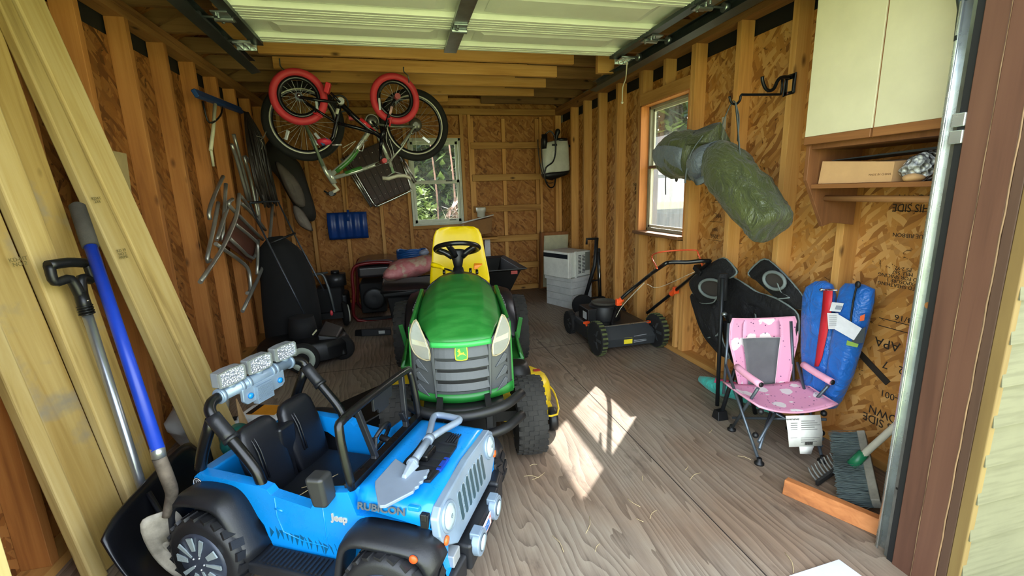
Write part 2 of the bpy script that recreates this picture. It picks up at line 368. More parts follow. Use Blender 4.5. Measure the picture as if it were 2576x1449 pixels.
# stamps on the sheathing, upside down as nailed
def stamp(s, size, y, z, sx=1.): text('stamp', s, size*.85, framem((XRo-.0015, y, z), (0, 1, 0), (0, 0, -1), (-1, 0, 0)), M['ink'], wall_right, .0008, .0, sx)
stamp("THIS SIDE\nDOWN", .055, 1.445, 1.155, .85); stamp('_________', .05, 1.44, 1.105, .8); stamp('BLUE RIBBON', .028, 1.44, 1.02)
stamp('24/16', .04, 1.41, .665, 1.2); stamp('APA', .07, 1.47, .535); stamp('2   7', .06, 1.43, .44); stamp('1-001', .05, 1.42, .305)
stamp('THIS SIDE\nDOWN', .065, 1.425, .185, .9); stamp('______', .07, 1.43, .62); stamp('______', .07, 1.43, .585)
stamp('RATED SHEATHING\nEXPOSURE 1\nSIZED FOR SPACING\nMILL 567\nPS 2-92', .026, 1.45, .84)
stamp('WL', .05, 2.64, 1.055); stamp('TT', .055, 2.65, 1.17); stamp('3056', .045, 2.66, .915); stamp('0001', .035, 2.66, .96)
stamp('______', .05, 2.65, 1.21); stamp('______', .05, 2.65, 1.12); stamp('______', .05, 2.66, .87); stamp('______', .05, 2.66, .995)
stamp('THIS\nSIDE\nDOWN', .05, 3.72, 1.25); stamp('APA', .05, 3.72, 1.0); stamp('24/16', .045, 3.72, .85); stamp('PS 2', .045, 3.72, .7)
stamp('PAR', .05, 1.42, 1.62)

struct('wood_strand', G().beam((XRo-.004, 1.61, .47), (XRo-.004, 1.44, .36), .028, .006, (1, 0, 0)), M['ink'], wall_right)
struct('paper_label', G().bx(XRo-.002, XRo, 2.62, 2.66, 1.60, 1.68), plain('#c9c3b4', .7), wall_right)
# left wall
g = G().bx(XLo-.012, XLo, .8, YBo+.02, 0, 2.083)
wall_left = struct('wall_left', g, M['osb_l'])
struct('outer_cladding', G().bx(XLo-.035, XLo-.014, .7, YBo+.06, -.15, 2.5), ext, wall_left)
y = .95
for i in range(12):
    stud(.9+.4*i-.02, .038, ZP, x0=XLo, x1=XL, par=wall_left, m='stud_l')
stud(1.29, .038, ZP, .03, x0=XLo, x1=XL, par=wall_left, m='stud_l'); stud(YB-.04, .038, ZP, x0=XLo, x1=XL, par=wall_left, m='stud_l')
struct('gap_shade_strip', G().bx(XLo-.0135, XLo-.0125, .92, YB, 2.05, 2.25), gap_shade, wall_left)
struct('sill_plate', G().bx(XLo, XL+.004, .95, YB, 0, .038), M['sill_y'], wall_left)
struct('top_plate', G().bx(XLo, XL, .92, YB, ZP, ZP+.038), M['plate_y'], wall_left, bev=.002)
struct('top_plate', G().bx(XLo, XL, .92, YB, ZP+.04, ZP+.078), M['plate_y'], wall_left, bev=.002)
# back wall, window hole X .155-.775 Z .885-1.905
bx0, bx1, bz0, bz1 = .155, .775, .885, 1.905
g = G().bx(XLo, bx0, YBo, YBo+.012, 0, 3.2).bx(bx1, XRo, YBo, YBo+.012, 0, 3.2).bx(bx0, bx1, YBo, YBo+.012, 0, bz0).bx(bx0, bx1, YBo, YBo+.012, bz1, 3.2)
wall_back = struct('wall_back', g, M['osb_y'])
g = G().bx(XLo-.04, bx0, YBo+.014, YBo+.03, -.15, 3.3).bx(bx1, XRo+.04, YBo+.014, YBo+.03, -.15, 3.3).bx(bx0, bx1, YBo+.014, YBo+.03, -.15, bz0).bx(bx0, bx1, YBo+.014, YBo+.03, bz1, 3.3)
struct('outer_cladding', g, ext, wall_back)
def bstud(x, z0=.038, z1=ZP, w=.038): return struct('stud', G().bx(x, x+w, YB, YBo, z0, z1), M['stud'], wall_back, bev=.002)
for x in (-1.22, -.99, -.62, -.22, .112, .78, .875, 2.02, 2.05-.07): bstud(x)
bstud(.45, .038, .84)
struct('window_header', G().bx(bx0-.005, bx1+.005, YB, YBo, bz1, bz1+.038), M['plate_x'], wall_back, bev=.002)
struct('window_sill', G().bx(bx0-.005, bx1+.005, YB, YBo, bz0-.04, bz0-.002), M['plate_x'], wall_back, bev=.002)
struct('panel', G().bx(.79, .9, YB+.03, YB+.04, .04, ZP), M['osb_y'], wall_back)
struct('top_plate', G().bx(XLo, XRo, YB, YBo, ZP, ZP+.07), M['plate_x'], wall_back, bev=.002)
struct('sill_plate', G().bx(XLo, XRo, YB, YBo, 0, .038), M['plate_x'], wall_back, bev=.002)
struct('paper_label', G().bx(1.0, 1.035, YBo-.003, YBo, 1.68, 1.735), plain('#c9c3b4', .7), wall_back)
# boarded-up side door
d2 = struct('door_2', G().bx(.9, 1.78, YBo-.03, YBo-.001, .04, 2.13), M['osb_y'])
for x in (.9, 1.29, 1.72): struct('stile', G().bx(x, x+.045, YB+.012, YBo-.03, .04, 2.13), M['stud'], d2, bev=.002)
for z in (1.815, 1.435, 1.057, .677, .32, .025): struct('batten', G().bx(.9, 1.765, YB-.026, YB+.012, z-.039, z+.037), M['plate_x'], d2, bev=.002)
struct('casing', G().bx(1.768, 1.8, YB-.01, YBo-.03, .0, 2.15), M['stud'], d2, bev=.002)
# ceiling: roof boards, ceiling joists
ridge = 3.25; xm = (XL+XR)/2
g = G()
def slab(xa, za, xb, zb, y0, y1, t=.02):
    g.hexa([V((xa, y0, za)), V((xb, y0, zb)), V((xb, y1, zb)), V((xa, y1, za)), V((xa, y0, za+t)), V((xb, y0, zb+t)), V((xb, y1, zb+t)), V((xa, y1, za+t))])
slab(xm, ridge, XRo+.39, 2.105, .45, YBo+.3); slab(xm, ridge, XLo-.46, 2.07, .45, YBo+.3)
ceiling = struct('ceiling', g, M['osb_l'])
for i, y in enumerate((.95, 1.26, 1.67, 2.08, 2.49, 2.90, 3.31, 3.715, 4.125, 4.535, 4.945)):
    struct('joist', G().bx(-.86-.04*(i > 8), 1.47+.03*(i > 8), y, y+.038, 2.25, 2.345), M['joist'], ceiling, bev=.002)
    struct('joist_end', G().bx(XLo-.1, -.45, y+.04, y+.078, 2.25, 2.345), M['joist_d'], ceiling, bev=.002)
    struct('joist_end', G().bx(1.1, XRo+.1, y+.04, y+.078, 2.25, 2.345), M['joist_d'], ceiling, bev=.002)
struct('joist', G().bx(-.9, .62, 5.3, 5.338, 2.25, 2.33), M['joist'], ceiling, bev=.002); struct('joist', G().bx(.5, 1.2, 5.52, 5.558, 2.25, 2.33), M['joist'], ceiling, bev=.002)
struct('joist_end', G().bx(1.0, XRo, 5.36, 5.398, 2.25, 2.33), M['joist_d'], ceiling, bev=.002)
for s in (-1, 1):
    for i in range(9):
        y = 1.0+.58*i; e = (XRo if s > 0 else XLo)
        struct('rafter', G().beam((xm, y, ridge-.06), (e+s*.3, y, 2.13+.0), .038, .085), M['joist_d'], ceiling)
# front wall: jambs, cladding, gable
JR, JL = 1.5, -.775
g = G().bx(JR+.02, XRo+.02, .80, .86, -.15, 2.3).bx(XLo, JL-.02, .80, .86, -.15, 2.3).bx(XLo, XRo, .80, .86, 2.06, 3.2)
wall_front = struct('wall_front', g, M['osb_y'])
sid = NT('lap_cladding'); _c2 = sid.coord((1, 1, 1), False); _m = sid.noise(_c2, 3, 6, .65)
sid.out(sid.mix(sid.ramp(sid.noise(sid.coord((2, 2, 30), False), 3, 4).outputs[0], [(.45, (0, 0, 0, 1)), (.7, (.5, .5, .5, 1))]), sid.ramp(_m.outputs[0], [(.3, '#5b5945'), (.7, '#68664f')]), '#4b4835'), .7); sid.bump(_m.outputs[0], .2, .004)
for i in range(20):
    z = -.12+.118*i
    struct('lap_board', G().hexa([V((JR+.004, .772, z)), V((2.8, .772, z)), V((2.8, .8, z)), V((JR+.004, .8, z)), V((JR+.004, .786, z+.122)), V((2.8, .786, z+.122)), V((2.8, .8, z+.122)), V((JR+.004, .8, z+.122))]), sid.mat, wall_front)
yel = wood('sunbleached_trim', '#7d6a40', '#6d5834', '#564226', 2, False, .6, .5)
trim_1 = struct('trim_1', G().bx(JR-.003, JR+.02, .776, .806, -.15, 2.3), yel, bev=.003)
trim_2 = struct('trim_2', G().bx(JR, JR+.045, .895, .953, -.15, 2.06), M['brown'], bev=.003)
struct('door_stop', G().bx(JR-.004, JR+.045, .832, .893, -.15, 2.06), M['brown'], trim_2, bev=.003)
struct('casing_edge', G().bx(JR-.002, JR+.03, .806, .831, -.15, 2.06), wood('brown_jamb_dark', '#5d4436', '#4c372c', '#3a2a22', 2, False, .6, .5), trim_2, bev=.003)
wax = plain('#86694c', .6, vary=.3)
struct('caulk_bead', G().tube([(JR-.001, .8935+.001*_s(i*1.7), -.1+.06*i) for i in range(37)], .0022, 6), wax, trim_2)
struct('caulk_bead', G().tube([(JR-.003, .8315+.001*_s(i*2.3), -.1+.06*i) for i in range(37)], .0022, 6), wax, trim_2)
struct('weather_strip', G().bx(JR+.004, JR+.045, .953, .972, -.05, 2.06), M['black_m'], trim_2)
trim_3 = struct('trim_3', G().bx(JL-.05, JL, .77, .95, -.15, 2.06), wood('pale_jamb', '#d4c48a', '#c4b074', '#a89458', 2, False, .6, .6), bev=.004)
trim_4 = struct('trim_4', G().bx(JL, JR, .8, .95, 2.06, 2.1), M['brown'], bev=.004)
# ---------------------------------------------------------------- overhead door, tracks, windows, outdoors
dw = plain('#dfe3d2', .42, vary=.04)
DX0, DX1 = -.712, 1.485
seams = [1.12, 1.60, 2.08, 2.56, 2.985]
door = struct('door_1', G().bx(DX0, DX1, seams[0], seams[-1], 2.135, 2.165), dw)
hin = M['steel']
for i in range(4):
    a, b = seams[i]+.002, seams[i+1]-.002; g = G()
    g.bx(DX0, DX1, a, a+.09, 2.108, 2.135).bx(DX0, DX1, b-.09, b, 2.108, 2.135)                     # rails with ribs
    for yy in (a+.03, a+.06, b-.06, b-.03): g.bx(DX0, DX1, yy-.003, yy+.003, 2.105, 2.109)
    for x0, x1 in ((DX0+.09, .34), (.44, DX1-.09)):                                                # bevelled pans
        for (u0, u1, z) in ((0, .035, 2.118), (.035, .06, 2.128), (.06, .5, 2.122)):
            pass
        c0, c1, e0, e1 = x0+.05, x1-.05, a+.12, b-.12
        v = [V((c0, e0, 2.133)), V((c1, e0, 2.133)), V((c1, e1, 2.133)), V((c0, e1, 2.133)), V((c0+.05, e0+.035, 2.116)), V((c1-.05, e0+.035, 2.116)), V((c1-.05, e1-.035, 2.116)), V((c0+.05, e1-.035, 2.116))]
        g.add(v, [(0, 1, 5, 4), (1, 2, 6, 5), (2, 3, 7, 6), (3, 0, 4, 7), (4, 5, 6, 7)])
    struct('door_section', g, dw, door, bev=.003)
    for x in (DX0+.0, .34, DX1-.055):
        struct('stile', G().bx(x, x+(.055 if x != .34 else .075), a, b, 2.09, 2.11), M['steel_d'] if x != .34 else M['steel'], door)
for i in (2, 3):
    y = seams[i]
    for x in (DX0-.005, .378, DX1-.0):
        g = G().bx(x-.035, x+.035, y-.075, y-.012, 2.082, 2.09).bx(x-.035, x+.035, y+.012, y+.06, 2.082, 2.09).cyl((x-.04, y, 2.078), (x+.04, y, 2.078), .013)
        for dy in (-.06, -.03, .035): g.cyl((x-.015, y+dy, 2.07), (x-.015, y+dy, 2.083), .008, n=6)
        struct('hinge', g, hin, door, bev=.002)
for x, s in ((DX0-.03, -1), (DX1+.03, 1)):
    g = G().bx(x-.045, x+.045, 2.88, 2.98, 2.07, 2.077)
    for dx in (-.02, .015): g.bx(x+dx-.004, x+dx+.004, 2.885, 2.965, 2.063, 2.07)
    g.bx(x-.05, x+.05, 2.975, 2.985, 2.06, 2.09)
    struct('top_bracket', g, M['galv'], door, bev=.001)
    for yy in (2.08, 2.56, 2.9): struct('roller', G().cyl((x-s*.04, yy, 2.085), (x+s*.085, yy, 2.085), .006).cyl((x+s*.07, yy, 2.085), (x+s*.095, yy, 2.085), .022), M['steel'], door)
def track(side):
    x = 1.60 if side > 0 else -.80; yend = 3.62 if side > 0 else 3.33
    o = thing('door_track', ('right metal track of the overhead door with its bright upright rail beside the opening' if side > 0 else 'dark grey horizontal track of the overhead door on the left side'), 'door track', (x, 1.0, 0 if side > 0 else 2.04), group='overhead door tracks')
    s = side
    prof = [(-.03*s, .0), (.022*s, -.012), (.03*s, .0), (.03*s, .055), (.02*s, .065), (-.008*s, .062)]
    pts = [(1.45, 2.055), (yend, 2.035)]
    rings = [[V((x+p[0], yy, zz+p[1])) for p in prof] for yy, zz in pts]
    g = G().loft(rings, caps=False, sm=False, ringclosed=False); obj('horizontal_rail', g, M['steel_d'], o, solid=.004)
    obj('rail_angle', G().bx(x+s*.034, x+s*.04, 1.5, yend, 2.05, 2.12).bx(x+s*.034, x+s*.075, 1.5, yend, 2.115, 2.12), M['steel_d'], o)
    obj('hanger', G().beam((x+s*.04, yend-.05, 2.07), (x+s*.04, yend-.16, 2.31), .03, .004, (1, 0, 0)), M['stud'] if side > 0 else M['joist'], o)
    obj('wood_block', G().bx(min(x-s*.01, x+s*.0)-.09, max(x-s*.01, x+s*.0)+.03, yend-.3, yend-.26, 2.09, 2.25), M['joist'], o)
    if side > 0:
        # C-shaped upright: rounded bright lip and flat flange
        prof = [(.0, .060), (.006, .0715), (.014, .073), (.02, .067), (.021, .05), (.021, .0), (.028, -.006), (.04, -.004)]
        def P(z, dy): return [V((JR+.02+a, 0.955+b+dy, z)) for a, b in prof]
        rings = [P(z, 0) for z in (-.0, .5, 1.0, 1.5, 1.72)]
        obj('upright_rail', G().loft(rings, caps=False, ringclosed=False), M['galv'], o, solid=.003)
        g = G().bx(JR+.013, JR+.017, .962, .987, 0, 1.75)
        obj('mounting_angle', g, M['steel'], o)
        for z in (.03, .06, .09, .22, .26):
            obj('bolt_hole', G().cyl((JR+.0122, .968+.006*((z*100) % 3), z), (JR+.0135, .968+.006*((z*100) % 3), z), .004), M['black'], o)
        obj('rust_spot', G().cyl((JR+.0122, .976, .88), (JR+.0132, .976, .88), .011, n=9), plain('#8a5a2c', .9), o)
        for z in (1.36, 1.405): obj('bracket', G().bx(JR-.004, JR+.012, .952, .985, z-.018, z+.018), M['galv'], o, bev=.003)
        c = [(1.021-.0+.05*0+ (1-_c(t))*.42, 1.62+_s(t)*.42) for t in [math.pi/2*k/8 for k in range(9)]]
        rings = [[V((JR+.02+.06*k/8+a, yy+_c(math.pi/2*k/8)*(b-.065), zz+_s(math.pi/2*k/8)*(.065-b))) for a, b in prof] for k, (yy, zz) in enumerate(c)]
        obj('curved_rail', G().loft(rings, caps=False, ringclosed=False), M['steel_d'], o, solid=.003)
    return o
track(1); track(-1)
o = thing('pull_cord', 'short frayed cord hanging from the overhead door bracket on the right', 'cord', (1.60, 3.1, 1.85))
obj('cord', G().tube([(1.53, 2.93, 2.06), (1.585, 3.05, 1.99), (1.60, 3.12, 1.95), (1.603, 3.13, 1.85)], .004, 6, 3), plain('#c9c2a8', .8), o)
obj('knot', G().ell((1.603, 3.13, 1.85), .009), plain('#c9c2a8', .8), o)
# ---- window 1 (back)
wf = plain('#c5cab4', .5, vary=.12)
w1 = struct('window_1', G().bx(bx0, bx0+.03, YB-.006, YBo, bz0, bz1).bx(bx1-.03, bx1, YB-.006, YBo, bz0, bz1).bx(bx0, bx1, YB-.006, YBo, bz1-.035, bz1).bx(bx0, bx1, YB-.012, YBo, bz0, bz0+.03), wf, bev=.003)
for nm, y, z0, z1 in (('upper_sash', YB+.055, 1.38, 1.87), ('lower_sash', YB+.03, .915, 1.42)):
    a, b = bx0+.03, bx1-.03
    struct(nm, G().bx(a, a+.032, y, y+.022, z0, z1).bx(b-.032, b, y, y+.022, z0, z1).bx(a, b, y, y+.022, z1-.034, z1).bx(a, b, y, y+.022, z0, z0+.04), wf, w1, bev=.003)
    struct('glass_pane', G().bx(a+.03, b-.03, y+.01, y+.012, z0+.03, z1-.03), M['glass'], w1)
struct('latch', G().bx(.58, .66, YB+.022, YB+.03, 1.405, 1.418), M['black'], w1); struct('latch', G().bx(.6, .68, YB+.02, YB+.03, .935, .943), M['black'], w1)
# ---- window 2 (right)
x0 = XR-.002; 
w2 = struct('window_2', G().bx(x0, XRo, wy1-.022, wy1, wz0, wz1).bx(x0, XRo, wy0, wy0+.006, wz0, wz1).bx(x0, XRo, wy0, wy1, wz1-.01, wz1), M['redwood'], bev=.002)
struct('sill_board', G().bx(XR-.045, XRo, wy0-.0, wy1+.01, wz0-.02, wz0+.004), wood('dark_sill', '#8f6440', '#76502f', '#553a22', 1, False), w2, bev=.003)
wg = plain('#8d8a76', .55, vary=.15)
def fr(nm, x, y0, y1, z0, z1, w, mat, d=.02): return struct(nm, G().bx(x, x+d, y0, y0+w, z0, z1).bx(x, x+d, y1-w, y1, z0, z1).bx(x, x+d, y0, y1, z1-w, z1).bx(x, x+d, y0, y1, z0, z0+w), mat, w2, bev=.002)
fr('outer_frame', XR+.07, wy0+.006, wy1-.022, wz0+.004, wz1-.01, .022, wg, .045)
fr('lower_sash', XR+.075, wy0+.025, wy1-.042, wz0+.03, 1.43, .022, plain('#b9b7a4', .5)); fr('upper_sash', XR+.097, wy0+.025, wy1-.042, 1.40, wz1-.03, .02, plain('#b9b7a4', .5), .016)
struct('glass_pane', G().bx(XR+.084, XR+.086, wy0+.045, wy1-.06, wz0+.05, 1.41), M['glass2'], w2); struct('glass_pane', G().bx(XR+.104, XR+.106, wy0+.045, wy1-.06, 1.42, wz1-.05), M['glass2'], w2)
struct('meeting_rail', G().bx(XR+.06, XR+.076, wy0+.03, wy1-.045, 1.405, 1.425), plain('#6a4a34', .6), w2)
# ---- outdoors
gm = NT('lawn'); _n1 = gm.noise(gm.coord((1, 1, 1), False), .7, 6, .7); _n2 = gm.noise(gm.coord((1, 1, 1), False), 40, 3)
gm.out(gm.mix(.35, gm.ramp(_n1.outputs[0], [(.35, '#8d9a5c'), (.6, '#aeb47c'), (.75, '#bdb48c')]), gm.ramp(_n2.outputs[0], [(.3, '#606e38'), (.7, '#c6cc92')])), .9)
lawn = struct('ground', G().add([V((-40, -40, -.16)), V((40, -40, -.16)), V((40, 40, -.16)), V((-40, 40, -.16))], [(0, 1, 2, 3)]), gm.mat)
lm = [plain('#5d7a44', .7, vary=.5), plain('#8aa35e', .7, vary=.5), plain('#36502f', .7, vary=.5), plain('#2c4430', .7, vary=.5)]
def foliage(name, c, r, n, label, cat, mats=lm, size=.12, trunk=None, seed=1, needle=False):
    rnd = random.Random(seed); g = G()
    for i in range(n):
        while True:
            p = V((rnd.uniform(-1, 1), rnd.uniform(-1, 1), rnd.uniform(-1, 1)))
            if p.length < 1: break
        q = V((c[0]+p.x*r[0], c[1]+p.y*r[1], c[2]+p.z*r[2])); a = V((rnd.gauss(0, 1), rnd.gauss(0, 1), rnd.gauss(0, .6))).normalized(); u, w, _ = frame(a); s = size*rnd.uniform(.5, 1.3)
        g.m = rnd.randrange(len(mats)); k = .12 if needle else .38
        g.add([q-u*s*k, q+a*s*.9, q+u*s*k, q-a*s*.9], [(0, 1, 2, 3)])
    o = thing(name, label, cat, (c[0], c[1], -.16)); obj('leaves', g, mats, o)['kind'] = 'stuff'
    if trunk: obj('trunk', G().tube([(c[0]-.05, c[1], -.16), (c[0]+.02, c[1], c[2]*.6), (c[0], c[1]+.05, c[2]+r[2]*.8)], [trunk, trunk*.8, trunk*.2], 9, 3), plain('#8a7b69', .9, vary=.4), o)
    return o
foliage('pine_tree', (.8, 9.8, 2.3), (1.7, .9, 2.3), 9000, 'green pine tree seen through the back window above the middle rail', 'tree', size=.17, trunk=.1, seed=3)
foliage('shrub', (.2, 7.9, .85), (.42, .35, .75), 900, 'pale green shrub outside the back window, left of the bare twigs', 'shrub', [plain('#a9c06c', .7, vary=.4), plain('#c8d59a', .7, vary=.3), plain('#86a04f', .7, vary=.4)], .1, seed=5)
foliage('brush_pile', (1.1, 7.3, .78), (.42, .35, .45), 700, 'pile of dry pinkish twigs outside the back window, lower right', 'brush', [plain('#c9a08c', .8, vary=.4), plain('#8d6c58', .8, vary=.4), plain('#e0cfc0', .8)], .2, seed=8, needle=True)
for (x, y, h, r, lb) in ((.62, 8.2, 2.4, .017, 'pinkish slender tree trunk outside the back window near its centre'), (.98, 8.6, 2.6, .02, 'pinkish tree trunk outside the back window on its right side'), (.45, 7.25, .55, .05, 'short grey stump outside the back window at its lower left')):
    tag(obj('tree_trunk', G().tube([(x, y, -.16), (x+.05, y, h*.5), (x-.03, y+.05, h)], [r, r*.9, r*.6], 8, 3), plain('#a37b6a' if h > 1 else '#8f9490', .9, vary=.4)), lb, 'tree trunk')
foliage('sun_block_tree', (3.9, 8.9, 4.2), (1.5, 1.5, 1.9), 5000, 'unseen leafy tree added behind the shed to block sun at the back window', 'tree', size=.2, trunk=.08, seed=21)  # added tree, out of view, keeps the sun out of the back window
foliage('dark_thicket', (1.6, 14.5, 2.4), (4.5, 1.2, 3.6), 5000, 'dark evergreen thicket far behind the pine outside the back window', 'thicket', [plain('#2c4233', .9, vary=.4), plain('#3c5440', .9, vary=.4), plain('#223428', .9, vary=.4)], .62, seed=33)
foliage('leafy_tree', (9.0, 13.6, 4.6), (2.4, 3.2, 3.4), 9500, 'sunlit leafy tree above the pale fence seen through the side window', 'tree', size=.3, trunk=.14, seed=11)
foliage('dark_spruce', (13.2, 11.5, 3.5), (1.4, 2.4, 4.5), 3500, 'darker spruce beside the leafy tree outside the side window', 'tree', [plain('#3f5a4a', .8, vary=.4), plain('#52704f', .8, vary=.4)], .25, trunk=.12, seed=12, needle=True)
fm = NT('weathered_fence'); fm.out(fm.ramp(fm.noise(fm.coord((1, 3, .6), False), 4, 6, .7).outputs[0], [(.3, '#77777b'), (.7, '#98989c')]), .8)
fence = thing('board_fence', 'pale grey board fence outside the side window', 'fence', (4.4, 6.6, -.16))
for i in range(16):
    y = 3.6+.42*i
    obj('fence_board', G().bx(4.4, 4.425, y, y+.412, -.1, 2.1), fm.mat, fence, bev=.003)
# ---------------------------------------------------------------- toy car (ride-on)
JF, JL_ = V((.8712, -.4909, 0)), V((.4909, .8712, 0))
JM = framem((-.741, 1.583, 0), JF, JL_, (0, 0, 1))
blue = plain('#0a86d8', .28, vary=.06, coat=.3); tbk = plain('#1b1d22', .42, vary=.2, bump=.15); silv = plain('#8fa3b8', .33, .35, vary=.1); seatb = plain('#14161c', .36, vary=.15, bump=.1)
jeep = thing('toy_car', 'bright blue battery ride-on toy car with black fenders and three roof lamps', 'toy car', M=JM)
def side(y0, y1):
    P = [(0, .345), (.02, .362), (.262, .352), (.298, .345), (.312, .328), (.46, .306), (.478, .335), (.50, .352), (.525, .372), (.60, .386), (.625, .312), (.87, .318), (.873, .262), (.905, .255), (.90, .20)]
    for k in range(9): a = math.pi*k/8*.95; P.append((.775+.135*_c(a), .15+.135*_s(a)))
    P += [(.63, .118), (.30, .118)]
    for k in range(9): a = math.pi*(.02+k/8*.98); P.append((.125+.155*_c(a), .145+.15*_s(a)))
    P += [(-.03, .2), (-.02, .3)]
    return G().prism(P, (0, y0, 0), (1, 0, 0), (0, 0, 1), (0, y1-y0, 0))
obj('side_panel', side(0, .035), blue, jeep, bev=.006); obj('side_panel', side(.445, .48), blue, jeep, bev=.006)
g = G().bx(-.02, .03, .03, .45, .12, .35).bx(0, .6, .03, .45, .12, .16); obj('tub', g, blue, jeep, bev=.008)
g = G().hexa([V((.55, .03, .3)), V((.64, .03, .3)), V((.64, .45, .3)), V((.55, .45, .3)), V((.575, .03, .392)), V((.63, .03, .384)), V((.63, .45, .384)), V((.575, .45, .392))]); obj('dashboard', g, blue, jeep, bev=.006)
# hood: domed sheet with rounded flanks
def hoodp(u, v):
    x = .625+.245*u; e = abs(2*v-1); y = .24+(v-.5)*(.462+.03*u); z = .392-.012*u-.006*u*u-.004*e*e
    if e > .86: z -= ((e-.86)/.14)**2*.052
    return V((x, y, z))
obj('hood', G().grid(hoodp, 8, 36), blue, jeep, solid=.01)
obj('cowl_strip', G().bx(.575, .605, .02, .46, .38, .397), tbk, jeep, bev=.004)
# tool well on the hood
well = [(.70, .12), (.69, .20), (.69, .32), (.71, .36), (.77, .385), (.815, .36), (.83, .30), (.832, .17), (.825, .10), (.79, .095)]
w = obj('tool_well', G().prism(well, (0, 0, .384), (1, 0, 0), (0, 1, 0), (0, 0, .009)), tbk, jeep, bev=.002)
g = G()
for i in range(5): g.bx(.78+.009*i, .784+.009*i, .31, .37, .393, .398)
for i in range(3): g.bx(.79+.011*i, .794+.011*i, .11, .15, .393, .398)
for yy in (.165, .205, .25, .30): g.bx(.76, .83, yy, yy+.006, .393, .397)
obj('rib', g, tbk, jeep); obj('engine_block', G().bx(.735, .775, .185, .26, .39, .415), M['black_g'], jeep, bev=.008)
obj('blue_pad', G().bx(.818, .836, .155, .225, .386, .396), plain('#123a9c', .4), jeep, bev=.002)
# grille with seven slots and round lamps
gx = .868
def gp(u, y, z): return V((gx+u+(.37-z)*.12, y, z))
out = [(.0, .262), (-.012, .3), (-.008, .352), (.02, .372), (.24, .385), (.46, .372), (.488, .352), (.492, .3), (.48, .262), (.40, .205), (.08, .205)]
gr = obj('grille', G().add([gp(.0, *p) for p in out]+[gp(.028, *p) for p in out], [tuple(range(10, -1, -1)), tuple(range(11, 22))]+[(i, (i+1) % 11, 11+(i+1) % 11, 11+i) for i in range(11)]), silv, jeep, bev=.006)
g = G(); g2 = G()
for i in range(7):
    y = .24+(i-3)*.0345; zt = .352-.004*abs(i-3); zb = .245
    for gg, hw, ex, d in ((g, .0105, 0., .0292), (g2, .0135, .004, .0286)):
        pts = [(y+hw*_c(a), zt+ex+hw*(_s(a)-1)) for a in [math.pi*k/8 for k in range(9)]]+[(y-hw*_c(a), zb-ex+hw*(1-_s(a))) for a in [math.pi*k/8 for k in range(9)]]
        n = len(pts); gg.add([gp(d, *p) for p in pts]+[gp(d+.0012, *p) for p in pts], [tuple(range(n)), tuple(range(n, 2*n))]+[(k, (k+1) % n, n+(k+1) % n, n+k) for k in range(n)])
obj('slot_rim', g2, plain('#a9bccb', .25, .5), gr); obj('slot', g, plain('#2f4a55', .4), gr)
for y in (.05, .43):
    c = gp(.028, y, .322); ax = V((1, 0, .12))
    hl = obj('headlight', G().lathe([(.046, -.004), (.046, .004), (.041, .009), (.037, .003)], c, ax, 28), silv, gr)
    obj('lens', G().lathe([(.037, .002), (.036, .008), (.02, .012), (.004, .013)], c, ax, 24), plain('#b9ccd2', .15, .1, coat=.5), hl)
    text('lens_mark', 'G', .018, framem(tuple(c+ax*.0135), (0, 1, 0), (0, 0, 1), (1, 0, 0)), plain('#5d6d78', .5), hl)
for y in (-.0, .478): obj('turn_signal', G().lathe([(.014, 0), (.013, .006), (.002, .008)], gp(.028, y+(.012 if y < .2 else -.012), .272), (1, 0, 0), 14), plain('#e2662c', .3), gr)
obj('hood_latch', G().bx(.842, .868, -.012, .006, .318, .362).bx(.846, .864, -.017, -.01, .345, .368), M['black'], jeep, bev=.003); obj('latch_pad', G().bx(.80, .835, -.001, .012, .36, .375), blue, jeep, bev=.003)
# windscreen frame
def ws(y, z): return V((.605-.12*(z-.39), y, z))
g = G().tube([ws(.02, .385), ws(.015, .48), ws(.02, .575), ws(.05, .598), ws(.24, .602), ws(.43, .598), ws(.46, .575), ws(.465, .48), ws(.46, .385)], .0135, 8, 3)
g.beam(ws(.015, .398), ws(.465, .398), .028, .022, (0, 0, 1)); wsf = obj('windscreen_frame', g, M['black_g'], jeep)
for a, b in (((.155, .405), (.115, .592)), ((.36, .405), (.395, .592)), ((.145, .405), (.17, .47)), ((.37, .405), (.345, .47))): obj('brace', G().beam(ws(*a), ws(*b), .016 if b[1] > .5 else .01, .02, (1, 0, 0)), tbk, wsf, bev=.003)
mr = G().prism([(.20, .592), (.20, .545), (.225, .545), (.23, .525), (.29, .525), (.295, .55), (.315, .55), (.32, .592)], tuple(ws(0, 0)*0+V((.575, 0, 0))), (0, 1, 0), (0, 0, 1), (.01, 0, 0)); obj('rear_view_mirror', mr, tbk, wsf, bev=.002)
mir = obj('side_mirror', G().hexa([V((.515, -.055, .355)), V((.56, -.045, .352)), V((.56, .01, .362)), V((.515, .0, .37)), V((.50, -.06, .455)), V((.555, -.05, .452)), V((.555, .005, .455)), V((.50, -.005, .458))]), plain('#2a2b2c', .35), jeep, bev=.012, seg=3)
